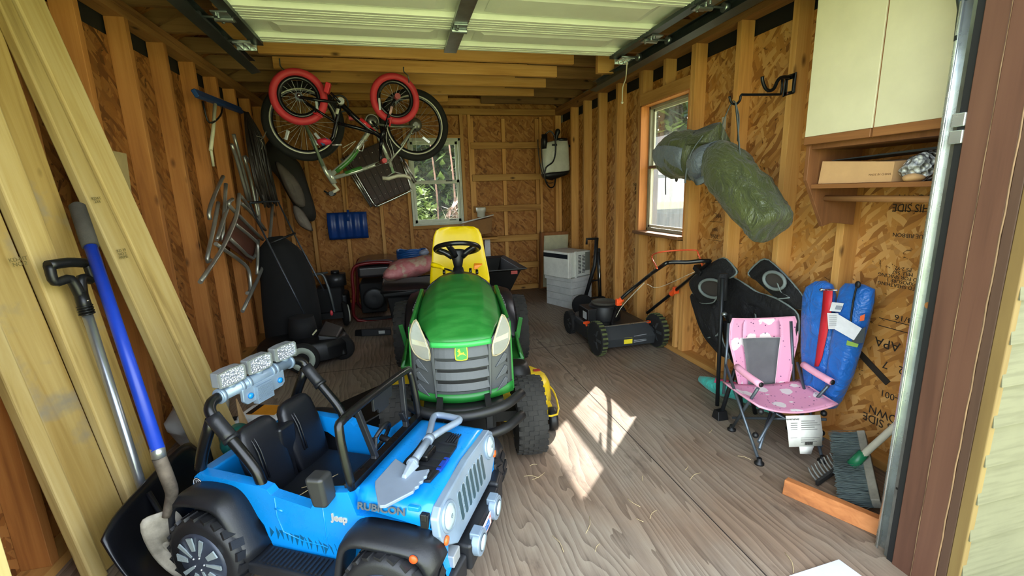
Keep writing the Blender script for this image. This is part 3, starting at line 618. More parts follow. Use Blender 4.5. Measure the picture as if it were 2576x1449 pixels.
# roll bars and lamp bar
for y in (.022, .458):
    s = 1 if y < .2 else -1
    g = G().tube([(.262, y, .335), (.245, y, .39), (.20, y, .45), (.135, y, .525), (.105, y, .565), (.09, y+.004*s, .588), (.078, y+.025*s, .603), (.072, y+.06*s, .607)], .0175, 12, 4); r = obj('roll_bar', g, M['black_g'], jeep)
    obj('rear_leg', G().tube([(.0, y, .345), (.03, y, .43), (.095, y, .555)], .019, 12, 3), M['black_g'], r)
    obj('joint_sleeve', G().tube([(.165, y, .492), (.13, y, .532), (.10, y, .568)], .0235, 12, 2), tbk, r); obj('joint_ring', G().cyl((.158, y, .499), (.166, y, .490), .0255), tbk, r)
lb = obj('lamp_bar', G().cyl((.072, .075, .607), (.072, .405, .607), .0215, n=24), silv, jeep)
for a in (.078, .155, .185, .295, .315, .395): obj('collar', G().cyl((.072, a, .607), (.072, a+.013, .607), .0265, n=24), silv, lb)
obj('control_panel', G().prism([(.15, .60), (.148, .555), (.165, .538), (.33, .538), (.345, .55), (.345, .60)], (.082, 0, 0), (0, 1, 0), (0, 0, 1), (.015, 0, 0)), silv, lb, bev=.004)
g = G().bx(.083, .106, .20, .275, .525, .59)
for i in range(13): g.bx(.106, .1085, .203, .272, .53+.0045*i, .5325+.0045*i)
obj('speaker_grille', g, silv, lb)
for y in (.178, .318): obj('button', G().lathe([(.011, 0), (.01, .007), (.001, .008)], (.097, y, .567), (1, 0, 0), 14), blue, lb)
lensm = NT('faceted_lens'); _v = lensm.n('TexVoronoi'); _v.inputs['Scale'].default_value = 130; lensm.l(lensm.coord((1, 1, 1), False), _v.inputs['Vector'])
lensm.bump(_v.outputs['Distance'], 1., .006); lensm.out(lensm.ramp(_v.outputs['Distance'], [(.1, '#f2f5ff'), (.7, '#aeb4c6')]), .12, .55)
for i, yc in enumerate((.128, .25, .378)):
    hw = .052; zc = .662
    Q = [(-hw, -.024), (-hw*.2, -.029), (hw*.85, -.027), (hw, -.018), (hw*1.0, .018), (hw*.85, .027), (-hw*.2, .03), (-hw, .026)]
    def lp(x, k): return [V((x, yc+a*k, zc+b*k)) for a, b in Q]
    h = obj('lamp', G().loft([lp(.04, .8), lp(.055, 1.02), lp(.082, 1.02), lp(.088, .96)], sm=False), plain('#9da5ad', .3, .4), lb, bev=.004)
    obj('lamp_rim', G().loft([lp(.086, 1.04), lp(.092, 1.02), lp(.092, .88), lp(.086, .86)], closed=True, sm=False), plain('#b9c0bd', .25, .6), h)
    obj('lamp_lens', G().loft([lp(.085, .9), lp(.090, .88)], sm=False), lensm.mat, h); obj('lamp_foot', G().cyl((.072, yc, .62), (.072, yc, .637), .017), silv, h)
# seats
def back(yc):
    def sec(z, w, x, t):
        pts = []
        for k in range(20):
            a = 2*math.pi*k/20; cx = abs(_c(a))**.45*(1 if _c(a) > 0 else -1); sy = abs(_s(a))**.5*(1 if _s(a) > 0 else -1)
            pts.append(V((x+t*cx, yc+w*sy, z)))
        return pts
    return G().loft([sec(.19, .075, .20, .02), sec(.28, .085, .178, .022), sec(.38, .088, .152, .024), sec(.455, .08, .132, .023), sec(.478, .066, .126, .018), sec(.485, .045, .124, .01)])
for yc in (.145, .335):
    b = obj('seat_back', back(yc), seatb, jeep)
    g = G()
    for dy in (-.045, -.033): g.tube([(.178+.02, yc+dy, .3), (.155+.022, yc+dy, .4), (.148, yc+dy, .455)], .0035, 6, 2)
    obj('seat_rib', g, seatb, b)
obj('seat_middle', G().loft([[V((x, y, z)) for x, y in ((.12, .2), (.18, .2), (.18, .28), (.12, .28))] for z in (.2, .43)], sm=False), seatb, jeep, bev=.012)
obj('seat_bench', G().bx(.19, .42, .06, .42, .19, .232), seatb, jeep, bev=.015); obj('floor_well', G().bx(.40, .56, .05, .43, .165, .18), seatb, jeep)
obj('steering_wheel', G().torus((.50, .345, .36), (.8, 0, -.35), .055, .008), tbk, jeep); obj('steering_column', G().cyl((.50, .345, .36), (.57, .345, .34), .012), tbk, jeep)
obj('straw', G().tube([(.30, .12, .236), (.33, .19, .24), (.36, .26, .238)], .0016, 5, 3).tube([(.28, .16, .237), (.33, .19, .241)], .0014, 5), plain('#cdb98c', .8), jeep)
# fenders
def fender(path, y0, y1, lip=.03):
    cen = V((sum(p[0] for p in path)/len(path), 0, .15)); g = G(); rings = []
    for x, z in path:
        d = (V((x, 0, z))-cen); d.y = 0; d.normalize(); s = 1 if y1 < y0 else -1
        rings.append([V((x, y0, z)), V((x+d.x*.002, y0+(y1-y0)*.5, z+d.z*.001)), V((x-d.x*.002, y1+.014*s, z-d.z*.007)), V((x-d.x*.010, y1, z-d.z*.018)), V((x-d.x*lip, y1, z-d.z*lip)), V((x-d.x*lip, y1+.012*s, z-d.z*lip)), V((x-d.x*.02, y0, z-d.z*.02))])
    return g.loft(rings)
pr_ = catmull([V(p+(0,)) for p in ((-.045, .20), (-.028, .285), (.0, .322), (.05, .338), (.12, .342), (.178, .333), (.215, .298), (.25, .225), (.285, .15))], 3); pf_ = catmull([V(p+(0,)) for p in ((.575, .125), (.60, .24), (.625, .293), (.675, .316), (.76, .318), (.85, .314), (.895, .29), (.918, .245))], 3)
for y0, y1 in ((.0, -.092), (.48, .572)):
    obj('rear_fender', fender([(p.x, p.y) for p in pr_], y0, y1), tbk, jeep); f = obj('front_fender', fender([(p.x, p.y) for p in pf_], y0, y1), tbk, jeep)
    s = -1 if y1 < 0 else 1; obj('marker_lamp', G().lathe([(.013, 0), (.011, .005), (.001, .006)], (.86, y1, .292), (0, s, 0), 14), M['orange'], f)
    ya, yb = min(y0, y1+.008), max(y0, y1+.008)
    rk = obj('running_board', G().bx(.262, .595, ya, yb, .10, .142), tbk, jeep, bev=.008); g = G()
    for i in range(15): g.bx(.30+.016*i, .307+.016*i, ya+.012, yb-.012, .14, .147)
    obj('step_rib', g, tbk, rk)
# wheels
rub = plain('#1a1b1f', .5, vary=.3, bump=.2)
def jwheel(x, y, s, r=.146):
    w = .052; g = G().lathe([(r*.62, -w), (r*.82, -w*1.05), (r*.93, -w*.95), (r*.965, -w*.6), (r*.97, 0), (r*.965, w*.6), (r*.93, w*.95), (r*.82, w*1.05), (r*.62, w)], (x, y, r), (0, 1, 0), 40)
    for k in range(22):
        for side_ in (-1, 1):
            a = 2*math.pi*(k+.25*side_)/22; M3 = MX.Rotation(-a, 3, 'Y') @ MX.Rotation(.35*side_, 3, 'X' if False else 'Z')
            g.box(V((x, y+side_*w*.55, r))+V((_c(a), 0, _s(a)))*r*.965, (r*.07, w*.8, r*.17), MX.Rotation(-a, 3, 'Y') @ MX.Rotation(.3*side_, 3, 'X'))
    t = obj('wheel', g, rub, jeep); f = y+s*w
    obj('hubcap', G().lathe([(r*.64, -s*.01), (r*.66, s*.002), (r*.58, s*.006), (r*.3, s*.012), (r*.02, s*.013)], (x, f, r), (0, 1, 0), 30), plain('#3a4150', .4, .2), t)
    g = G()
    for k in range(5):
        a0 = 2*math.pi*k/5+.3
        for da, r0, r1, hw in ((-.28, .2, .6, .05), (.28, .3, .6, .085)):
            a = a0+da; d = V((_c(a), 0, _s(a))); q = V((-_s(a), 0, _c(a))); c = V((x, f+s*.0095, r))
            vs = [c+d*r*r0-q*r*hw*.6, c+d*r*r0+q*r*hw*.6, c+d*r*r1+q*r*hw, c+d*r*r1-q*r*hw]
            g.add(vs+[p+V((0, s*.004, 0)) for p in vs], [(0, 1, 2, 3), (4, 5, 6, 7), (0, 1, 5, 4), (1, 2, 6, 5), (2, 3, 7, 6), (3, 0, 4, 7)])
    obj('spoke', g, plain('#b6c6cc', .25, .5), t)
    g = G()
    for k in range(5): a = 2*math.pi*k/5; g.ell((x+.022*_c(a), f+s*.013, r+.022*_s(a)), .0035, nu=8, nv=6)
    obj('lug_nut', g, plain('#c5ccd2', .3, .6), t)
for x in (.125, .775):
    for y, s in ((-.062, -1), (.542, 1)): jwheel(x, y, s)
obj('axle', G().cyl((.125, -.03, .146), (.125, .51, .146), .012).cyl((.775, -.03, .146), (.775, .51, .146), .012).bx(.1, .8, .08, .40, .09, .13), M['black'], jeep)
# bumper
bp = obj('front_bumper', G().bx(.872, .952, .09, .39, .10, .192), tbk, jeep, bev=.012)
obj('bumper_end', G().hexa([V((.86, -.02, .07)), V((.935, .0, .07)), V((.935, .095, .085)), V((.86, .095, .085)), V((.86, -.02, .15)), V((.925, .0, .15)), V((.94, .095, .165)), V((.86, .095, .165))]), tbk, bp, bev=.012)
obj('bumper_end', G().hexa([V((.86, .385, .085)), V((.935, .385, .085)), V((.935, .48, .07)), V((.86, .50, .07)), V((.86, .385, .205)), V((.95, .385, .205)), V((.935, .48, .195)), V((.86, .50, .195))]), tbk, bp, bev=.014)
obj('frame_rail', G().bx(.84, .92, .03, .08, .16, .2), plain('#a9aeb2', .4, .4), jeep, bev=.004)
for y in (.14, .305):
    f = obj('fog_lamp', G().cyl((.945, y, .17), (.972, y, .17), .041, n=28).bx(.935, .968, y-.022, y+.022, .17, .212), silv, bp, bev=.004)
    obj('fog_lens', G().lathe([(.024, .0), (.022, .004), (.002, .006)], (.972, y, .17), (1, 0, 0), 22), plain('#b9d3dc', .2), f); obj('lens_ring', G().torus((.972, y, .17), (1, 0, 0), .0245, .0022), plain('#3b4652', .4), f)
pl = obj('number_plate', G().bx(.953, .957, .175, .27, .135, .182), plain('#e6e4e6', .4), bp, bev=.003)
g = G().bx(.957, .9575, .179, .266, .139, .1405).bx(.957, .9575, .179, .266, .1765, .178).bx(.957, .9575, .179, .1805, .139, .178).bx(.957, .9575, .2645, .266, .139, .178).bx(.957, .9575, .25, .262, .165, .174); obj('plate_border', g, plain('#c65a52', .5), pl)
text('plate_lettering', 'POWER\nWHEELS', .017, framem((.9575, .218, .158), (0, 1, 0), (0, 0, 1), (1, 0, 0)), plain('#2b6fb8', .5), pl, bold=.0006)
# writing and side graphic
nf = lambda x, z, tilt=0.: framem((x, -.0012, z), (_c(tilt), 0, _s(tilt)), (-_s(tilt), 0, _c(tilt)), (0, -1, 0))
text('lettering', 'RUBICON', .029, framem((.712, -.0015, .350), (.999, 0, .03), (-.03, .25, .96), (0, -1, .2)), plain('#4b5560', .5), jeep, .002, .001, 1.25)
text('badge', 'Jeep', .033, nf(.562, .29), plain('#d9dcdc', .25, .5), jeep, .003, .0015); 
bd = obj('voltage_badge', G().lathe([(.020, 0), (.020, .0012), (.001, .0014)], (.012, -.0002, .325), (0, -1, 0), 24), M['black_g'], jeep); obj('badge_ring', G().torus((.012, -.0016, .325), (0, 1, 0), .017, .0012), plain('#c9ced2', .4), bd); text('badge_number', '12', .017, nf(.012, .329), plain('#c9ced2', .4), bd, .001, .0006); text('badge_unit', 'VOLT', .007, nf(.013, .316), plain('#c9ced2', .4), bd)
rnd = random.Random(4); g = G()
for i in range(15):
    x = .285+.0185*i; z = .178-.03*i/15; a = [(x+rnd.uniform(0, .008), z+.028+rnd.uniform(0, .014)), (x+rnd.uniform(.012, .024), z+rnd.uniform(.01, .03)), (x+rnd.uniform(.0, .02), z-.012+rnd.uniform(-.0, .01))]
    g.prism(a, (0, -.0012, 0), (1, 0, 0), (0, 0, 1), (0, .002, 0))
obj('side_graphic', g, plain('#0a557f', .35), jeep)
obj('door_seam', G().tube([(.325, -.0005, .322), (.34, -.0005, .2), (.49, -.0005, .178), (.505, -.0005, .19), (.505, -.0005, .33)], .0022, 6, 2).tube([(.322, -.001, .283), (.352, -.001, .278)], .004, 6), blue, jeep)
# toy shovel lying on the hood
sh = thing('toy_shovel', 'grey plastic toy shovel lying on the blue toy car hood', 'toy shovel', M=JM)
sg = plain('#8694a6', .38, .25, vary=.08)
bl = [(.676, .035), (.69, .012), (.738, -.05), (.75, -.06), (.765, -.055), (.80, .0), (.812, .02), (.809, .035), (.816, .045), (.811, .06), (.818, .07), (.812, .085), (.818, .095), (.812, .11), (.81, .13), (.775, .11), (.74, .125), (.675, .158)]
obj('blade', G().prism(bl, (0, 0, .402), (1, 0, 0), (0, 1, 0), (0, 0, .011)), sg, sh, bev=.003)
obj('socket', G().hexa([V((.745, .065, .412)), V((.765, .062, .412)), V((.775, .135, .412)), V((.73, .14, .412)), V((.75, .068, .424)), V((.762, .066, .424)), V((.76, .135, .438)), V((.74, .137, .438))]), plain('#a3b2c2', .35, .25), sh, bev=.004)
obj('shaft', G().cyl((.752, .12, .422), (.741, .275, .425), .0135).cyl((.752, .125, .422), (.751, .14, .422), .0185).cyl((.743, .255, .425), (.741, .28, .425), .018), sg, sh)
g = G().tube([(.74, .28, .425), (.715, .34, .425), (.692, .41, .425), (.70, .437, .425), (.77, .43, .425), (.795, .42, .425), (.79, .395, .425), (.765, .34, .425)], .0125, 8, 3, closed=True); obj('handle', g, sg, sh)
# ---------------------------------------------------------------- lawn tractor: local x = picture right, y = towards its rear
TB, TR = V((.1253, .9921, 0)), V((.9921, -.1253, 0)); TO = V((.231, 2.0, 0))
TM = framem(TO, TR, TB, (0, 0, 1))
def dusty(name, a, b, rough):
    t = NT(name); n = t.noise(t.coord((3, 9, 3), False), 2.2, 5, .65); f = t.ramp(n.outputs[0], [(.42, (0, 0, 0, 1)), (.6, (1, 1, 1, 1))])
    r = t.n('MapRange'); r.inputs[3].default_value = rough; r.inputs[4].default_value = rough+.18; t.l(n.outputs[0], r.inputs[0])
    m = t.out(t.mix(f, a, b), r.outputs[0]); t.b.inputs['Coat Weight'].default_value = .1; return m
green = dusty('tractor_green', '#1a6e28', '#2c7e34', .36); yellow = plain('#f0d000', .33, vary=.05, coat=.15); dkgry = plain('#4a4d4e', .45, vary=.12, bump=.12); dyel = plain('#e0c020', .4, vary=.12)
tr = thing('lawn_tractor', 'green riding lawn tractor with a yellow seat and dark grille facing the doorway', 'lawn tractor', M=TM)
def interp(t, xs, ys):
    if t <= xs[0]: return ys[0]
    for i in range(len(xs)-1):
        if t <= xs[i+1]: k = (t-xs[i])/(xs[i+1]-xs[i]); k = k*k*(3-2*k)*.35+k*.65; return ys[i]+(ys[i+1]-ys[i])*k
    return ys[-1]
hb = [-.185, -.12, -.05, .05, .2, .4, .58]
hw_ = [.128, .152, .176, .194, .205, .204, .19]; hz = [.652, .69, .722, .75, .776, .793, .798]; hd = [.003, .018, .045, .075, .1, .105, .095]
def hood_t(u, v):
    b = -.185+.765*u; e = 2*v-1; w = interp(b, hb, hw_); front = .035*(1-abs(e)**2)*max(0, 1-u*6)
    z = interp(b, hb, hz)-interp(b, hb, hd)*abs(e)**2.6
    cr = .006*math.exp(-((abs(e)-.55)/.06)**2)*min(1, u*5)
    return V((w*e, b-front, z+cr))
hood = obj('hood', G().grid(hood_t, 30, 30), green, tr, solid=.006)
g = G(); g.loft([[hood_t(0, i/24)+V((0, -.001-.004*k, -.022*k)) for i in range(25)] for k in range(2)], caps=False, ringclosed=False); obj('hood_lip', g, plain('#3fae56', .3), hood, solid=.006)
def fb(r): return -.215+1.75*r*r          # front curve of the nose
def fp(r, z, o=0.): return V((r*(1+o*.0), fb(r)-o+.10*max(0, z-.5), z))
def patch(pts, o0, o1):
    n = len(pts); g = G(); a = [fp(r, z, o0) for r, z in pts]; b = [fp(r, z, o1) for r, z in pts]
    return g.add(a+b, [tuple(range(n)), tuple(range(n, 2*n))]+[(i, (i+1) % n, n+(i+1) % n, n+i) for i in range(n)])
fas = obj('front_grille', G().grid(lambda u, v: fp(-.213+.426*u, .40+.235*v+.09*max(0, abs(2*u-1)-.55)*v*2, .0), 30, 8), dkgry, tr, solid=.008)
for z in (.45, .50, .548, .6):
    s = .0 if z < .6 else .012
    g = G(); hh = .019 if z < .6 else .03
    g.loft([[fp(r, z-hh, .004), fp(r, z-hh*.6, .016), fp(r, z+hh, .004), fp(r, z+hh, -.006), fp(r, z-hh, -.006)] for r in [-.114+.0114*i*2 for i in range(11)]], sm=False)
    obj('grille_slat', g, dkgry, fas, bev=.002)
g = G()
for z0, z1 in ((.4695, .4805), (.5195, .5285), (.5675, .5695)): g.loft([[fp(r, z0, .0065), fp(r, z1, .0065), fp(r, z1, .0), fp(r, z0, .0)] for r in [-.105+.0105*i*2 for i in range(11)]], sm=False)
obj('slot', g, M['black_m'], fas)
g = G()
for i in range(7):
    for j in range(2):
        for s in (-1, 1): r = s*(.036+.011*i); g.cyl(fp(r, .627+.009*j, .004), fp(r, .627+.009*j, .0075), .0032, n=8)
obj('vent_hole', g, M['black_m'], fas)
for s in (-1, 1):
    obj('side_rib', patch([(s*.118, .40), (s*.128, .58), (s*.122, .63), (s*.114, .63), (s*.112, .41)], -.002, .018), dkgry, fas, bev=.003)
    for k, z in enumerate((.435, .49, .545)):
        obj('side_scoop', patch([(s*.14, z-.028), (s*.185, z+.028), (s*.198, z+.018), (s*.19, z-.01)], -.002, .013), plain('#54585b', .45), fas, bev=.003)
        obj('side_hole', patch([(s*.186, z-.012), (s*.198, z-.002), (s*.197, z-.022)], .001, .006), M['black_m'], fas)
    lm_ = plain('#b4b5a8', .1, .35, vary=.1, coat=.6)
    L = [(s*.132, .572), (s*.165, .572), (s*.195, .59), (s*.212, .625), (s*.214, .67), (s*.2, .715), (s*.182, .738), (s*.165, .70), (s*.147, .655), (s*.133, .615)]
    hl = obj('headlight', patch(L, -.004, .013), lm_, tr, bev=.005, seg=3)
    obj('lamp_reflector', patch([(s*.14, .625), (s*.205, .632), (s*.208, .655), (s*.15, .645)], .0125, .0145), plain('#e9e7c9', .15, .4), hl)
    obj('lamp_rim', G().tube([fp(r, z, .010) for r, z in L], .0035, 6, 2, closed=True), plain('#a5997a', .4), hl)
# green wrap below and beside the grille
g = G(); rr = [-.222+.0111*i*2 for i in range(21)]
g.loft([[fp(r, .385-.0*abs(r), .012), fp(r, .42+.012*(abs(r)/.22)**6, .008), fp(r, .42+.012*(abs(r)/.22)**6, -.004), fp(r, .385, -.004)] for r in rr]); obj('lower_band', g, green, tr)
for s in (-1, 1):
    g = G().hexa([V((s*.205, -.13, .385)), V((s*.228, -.13, .385)), V((s*.232, .5, .44)), V((s*.21, .5, .44)), V((s*.208, -.115, .70)), V((s*.222, -.115, .70)), V((s*.222, .55, .73)), V((s*.2, .55, .73))])
    obj('side_panel', g, green, tr, bev=.006)
    g = G()
    for i in range(5): g.bx(min(s*.222, s*.233), max(s*.222, s*.233), .2+.05*i, .225+.05*i, .58, .70)
    obj('side_louvre', g, dkgry, tr, bev=.002)
# emblem: leaping deer on a rounded shield
em = obj('emblem', patch([(-.026, .578), (-.02, .574), (0, .572), (.02, .574), (.026, .578), (.028, .605), (.026, .634), (.02, .637), (0, .638), (-.02, .637), (-.026, .634), (-.028, .605)], .004, .021), plain('#cfd233', .35), tr, bev=.003)
obj('emblem_field', patch([(-.022, .581), (0, .577), (.022, .581), (.0235, .605), (.022, .631), (0, .633), (-.022, .631), (-.0235, .605)], .020, .0222), plain('#2d8a3a', .35), em)
deer = [(-.017, .596), (-.011, .600), (-.010, .606), (-.011, .612), (-.016, .615), (-.012, .618), (-.013, .624), (-.009, .621), (-.006, .626), (-.006, .619), (-.003, .614), (-.004, .608), (.006, .608), (.011, .6105), (.010, .606), (.015, .600), (.019, .594), (.012, .599), (.006, .602), (-.004, .600), (-.009, .597), (-.014, .593)]
obj('emblem_deer', patch(deer, .0215, .0235), plain('#f0e12a', .35), em)
# dash, wheel, levers
g = G(); g.loft([[V((w*_c(a), b+.0, z0+hh*_s(a))) for a in [math.pi*k/16 for k in range(17)]] for b, w, z0, hh in ((.57, .188, .70, .088), (.60, .183, .70, .09), (.68, .16, .70, .093), (.78, .12, .69, .085))], sm=True, ringclosed=False, caps=False); obj('dash_cowl', g, plain('#24272a', .5, vary=.2), tr, solid=.008)
sw = obj('steering_wheel', G().torus((0, .78, .921), (0, .36, .93), .132, .0145, 48, 12), M['black_g'], tr)
def wp(r, a, h=0.): n = V((0, .36, .93)).normalized(); u = V((1, 0, 0)); v = n.cross(u); return V((0, .78, .921))+u*r*_c(a)+v*r*_s(a)+n*h
for a in (-.45, math.pi+.1, 4.25): obj('spoke', G().tube([wp(.128, a), wp(.08, a, -.02), wp(.03, a, -.05)], [.014, .018, .022], 8, 2), M['black_g'], sw)
obj('hub', G().lathe([(.045, -.012), (.05, -.03), (.034, -.07), (.022, -.13)], (0, .78, .921), (0, .36, .93), 20), M['black'], sw)
obj('steering_column', G().cyl((0, .735, .81), (0, .70, .72), .03, .05), M['black'], tr)
lv = obj('throttle_lever', G().tube([(-.03, .72, .79), (-.09, .80, .80)], .006, 8), M['black'], tr); obj('yellow_grip', G().tube([(-.085, .79, .80), (-.12, .84, .807), (-.165, .87, .816)], [.008, .014, .017], 10, 2), yellow, lv)
pt_ = obj('blade_knob', G().hexa([V((.095, .84, .775)), V((.115, .84, .775)), V((.115, .86, .775)), V((.095, .86, .775)), V((.1, .84, .80)), V((.155, .84, .805)), V((.155, .86, .812)), V((.1, .86, .815))]), plain('#f08a1c', .35), tr, bev=.004)
for x, z in ((-.09, .785), (.075, .785), (.115, .775)): obj('key_knob', G().cyl((x, .80, z-.02), (x, .82, z), .009), M['black_g'], tr)
# seat
def ssec(z, w, b, t):
    o = []
    for k in range(28):
        a = 2*math.pi*k/28; cx = abs(_c(a))**.5*(1 if _c(a) > 0 else -1); sy = abs(_s(a))**.7*(1 if _s(a) > 0 else -1)
        o.append(V((.004+w*cx, b+t*sy-(.045*abs(cx)**3 if sy < 0 else .0), z)))
    return o
seat = obj('seat', G().loft([ssec(.60, .205, 1.17, .10), ssec(.66, .212, 1.19, .08), ssec(.72, .205, 1.215, .055), ssec(.80, .193, 1.235, .042), ssec(.90, .18, 1.26, .036), ssec(.96, .17, 1.275, .034), ssec(1.0, .152, 1.285, .03), ssec(1.017, .12, 1.289, .022), ssec(1.023, .07, 1.29, .012)]), yellow, tr)
obj('seat_cushion', G().loft([[V((w*_c(a)*abs(_c(a))**-.4 if abs(_c(a)) > .01 else 0, b0+d*_s(a), z)) for a in [2*math.pi*k/24 for k in range(24)]] for z, w, b0, d in ((.55, .17, 1.0, .19), (.58, .2, 1.0, .22), (.63, .2, 1.0, .22), (.65, .17, 1.0, .19))]), yellow, seat)
obj('back_pad', G().grid(lambda u, v: V((.004-.118+.236*u, 1.2275+(.995-.91-.0)*0+(.06*v)*.72, .905+.085*v)), 6, 6), plain('#dcbc00', .38, vary=.05), seat, solid=.012, bev=.004)
obj('seat_base', G().bx(-.14, .14, .9, 1.25, .42, .56), M['black'], tr, bev=.02)
# chassis, fenders, footrests
obj('chassis', G().bx(-.14, .14, -.12, 1.45, .16, .40), M['black_m'], tr, bev=.01)
obj('engine', G().cyl((0, .2, .38), (0, .2, .66), .17, .15), M['black_m'], tr)
for s in (-1, 1):
    P = [(.93, .30), (1.0, .44), (1.12, .525), (1.3, .55), (1.5, .51), (1.58, .4)]
    P = [(p.x, p.y) for p in catmull([V((a, b, 0)) for a, b in P], 4)]
    g = G().loft([[V((s*.2, b, z+.015)), V((s*.30, b, z+.006)), V((s*.365, b, z-.016)), V((s*.385, b, z-.05)), V((s*.372, b, z-.05)), V((s*.30, b, z-.01)), V((s*.2, b, z))] for b, z in P]); obj('rear_fender', g, plain('#1a1b20', .35, vary=.2), tr)
    g = G().hexa([V((s*.20, .55, .245)), V((s*.365, .56, .245)), V((s*.37, .95, .245)), V((s*.20, .95, .245)), V((s*.20, .55, .268)), V((s*.37, .56, .268)), V((s*.375, .95, .275)), V((s*.20, .95, .275))]); ft = obj('footrest', g, green, tr, bev=.008)
    obj('footrest_lip', G().hexa([V((s*.345, .56, .26)), V((s*.372, .56, .26)), V((s*.378, .92, .26)), V((s*.35, .92, .26)), V((s*.335, .57, .30)), V((s*.35, .57, .30)), V((s*.355, .80, .36)), V((s*.34, .80, .36))]), green, ft, bev=.006)
    obj('fender_stay', G().beam((s*.372, .93, .27), (s*.40, .92, .42), .03, .012, (0, 1, 0)), green, tr, bev=.004)
def turf(x, y, r, w, nb, rows, name):
    g = G().lathe([(r*.55, -w*.45), (r*.8, -w*.5), (r*.93, -w*.48), (r*.965, -w*.36), (r*.972, 0), (r*.965, w*.36), (r*.93, w*.48), (r*.8, w*.5), (r*.55, w*.45)], (x, y, r), (1, 0, 0), 44)
    for k in range(nb):
        for j in range(rows):
            t = (j-(rows-1)/2)/((rows-1)/2); a = 2*math.pi*(k+.5*(j % 2))/nb; rc = r*(.985-.03*abs(t)**3)
            g.box(V((x+t*w*.42, y, r))+V((0, _c(a), _s(a)))*rc*.985, (w/rows*1.05, r*.035, 2*math.pi*r/nb*.5), MX.Rotation(a, 3, 'X'))
    t = obj(name, g, plain('#2c2a27', .9, vary=.35, bump=.3), tr)
    obj('rim', G().lathe([(r*.56, -w*.3), (r*.5, -w*.32), (r*.42, -w*.1), (.03, -w*.1), (.03, w*.1), (r*.42, w*.1), (r*.5, w*.32), (r*.56, w*.3)], (x, y, r), (1, 0, 0), 28), yellow, t); return t
for s in (-1, 1): turf(s*.305, 0, .19, .135, 26, 6, 'front_wheel'); turf(s*.37, 1.27, .25, .21, 26, 7, 'rear_wheel')
obj('front_axle', G().beam((-.3, 0, .2), (.3, 0, .2), .05, .05), M['black'], tr)
# bumper bars
for z0, rad in ((.418, .02), (.318, .02)): obj('bumper_bar', G().tube([(-.245, -.245, z0), (-.15, -.335, z0-.012), (0, -.372, z0-.02), (.15, -.335, z0-.012), (.245, -.245, z0)], rad, 12, 5), M['black'], tr)
obj('bumper_shelf', G().loft([[V((r, fb(r)-.07, .352)), V((r, fb(r)-.075, .378)), V((r, fb(r), .383)), V((r, fb(r), .35))] for r in [-.17+.034*i for i in range(11)]]), M['black'], tr)
for s in (-1, 1): obj('bumper_post', G().bx(s*.1-.012, s*.1+.012, -.34, -.1, .3, .41), M['black_m'], tr)
# mower deck
Q = []
for cx, cy, r, a0, a1 in ((.25, .42, .24, -70, 60), (.10, .60, .26, 60, 120), (-.24, .42, .235, 120, 250)):
    for k in range(9): a = math.radians(a0+(a1-a0)*k/8); Q.append((cx+r*_c(a), cy+r*_s(a)))
deck = obj('mower_deck', G().loft([[V((.02+(x-.02)*k, .45+(y-.45)*k, z)) for x, y in Q] for k, z in ((1.0, .075), (1.02, .09), (1.0, .17), (.975, .195), (.93, .208), (.6, .212))]), dyel, tr)
obj('pulley_cover', G().lathe([(.088, .0), (.085, .03), (.066, .085), (.05, .09), (.02, .085)], (.30, .43, .205), (0, 0, 1), 24), M['black'], deck); obj('deck_stud', G().cyl((.40, .33, .15), (.40, .33, .235), .014).cyl((.40, .33, .22), (.405, .33, .24), .018), M['black'], deck)
obj('gauge_wheel', G().lathe([(.02, -.022), (.058, -.022), (.062, -.01), (.062, .01), (.058, .022), (.02, .022)], (.455, .16, .066), (1, 0, 0), 22), M['black'], deck); obj('wheel_bracket', G().bx(.425, .465, .16, .26, .06, .12).bx(.40, .45, .25, .3, .06, .15), dyel, deck, bev=.004)
obj('deck_rail', G().tube([(.33, .05, .16), (.47, .1, .12), (.50, .3, .14), (.48, .42, .15)], .005, 6, 3), dyel, deck); obj('warning_label', G().bx(.41, .45, .47, .5, .21, .2135), plain('#a33226', .5), deck); obj('hanger', G().beam((.2, .02, .15), (.26, .3, .19), .03, .006), dyel, deck)
ch = obj('discharge_chute', G().hexa([V((-.42, .22, .05)), V((-.75, .10, .012)), V((-.78, .62, .012)), V((-.42, .66, .05)), V((-.42, .22, .16)), V((-.75, .10, .035)), V((-.78, .62, .035)), V((-.42, .66, .16))]), M['black'], tr, bev=.012)
def cp(x, y): k = (-.42-x)/.33; return V((x, y, .161-.125*k+.002))
obj('chute_label', G().add([cp(-.66, .28), cp(-.60, .26), cp(-.57, .40), cp(-.63, .42)], [(0, 1, 2, 3)]), plain('#8d7766', .6), ch)
for a in (.27, .385): obj('label_end', G().add([cp(-.665, a+.01)+V((0, 0, .001)), cp(-.60, a-.01)+V((0, 0, .001)), cp(-.595, a+.02)+V((0, 0, .001)), cp(-.655, a+.04)+V((0, 0, .001))], [(0, 1, 2, 3)]), plain('#d8c9a4', .6), ch)
# ---------------------------------------------------------------- along the right wall
def cloth(name, hexc, rough=.75, sc=14, wr=.5, sheen=.2):
    t = NT(name); n = t.noise(t.coord((1, 1, 1)), sc, 3, .6, 1.5); c = lin(hexc); t.bump(n.outputs[0], wr, .02)
    m = t.out(t.ramp(n.outputs[0], [(.3, tuple(x*.75 for x in c[:3])+(1,)), (.7, c)]), rough); t.b.inputs['Sheen Weight'].default_value = sheen; return m
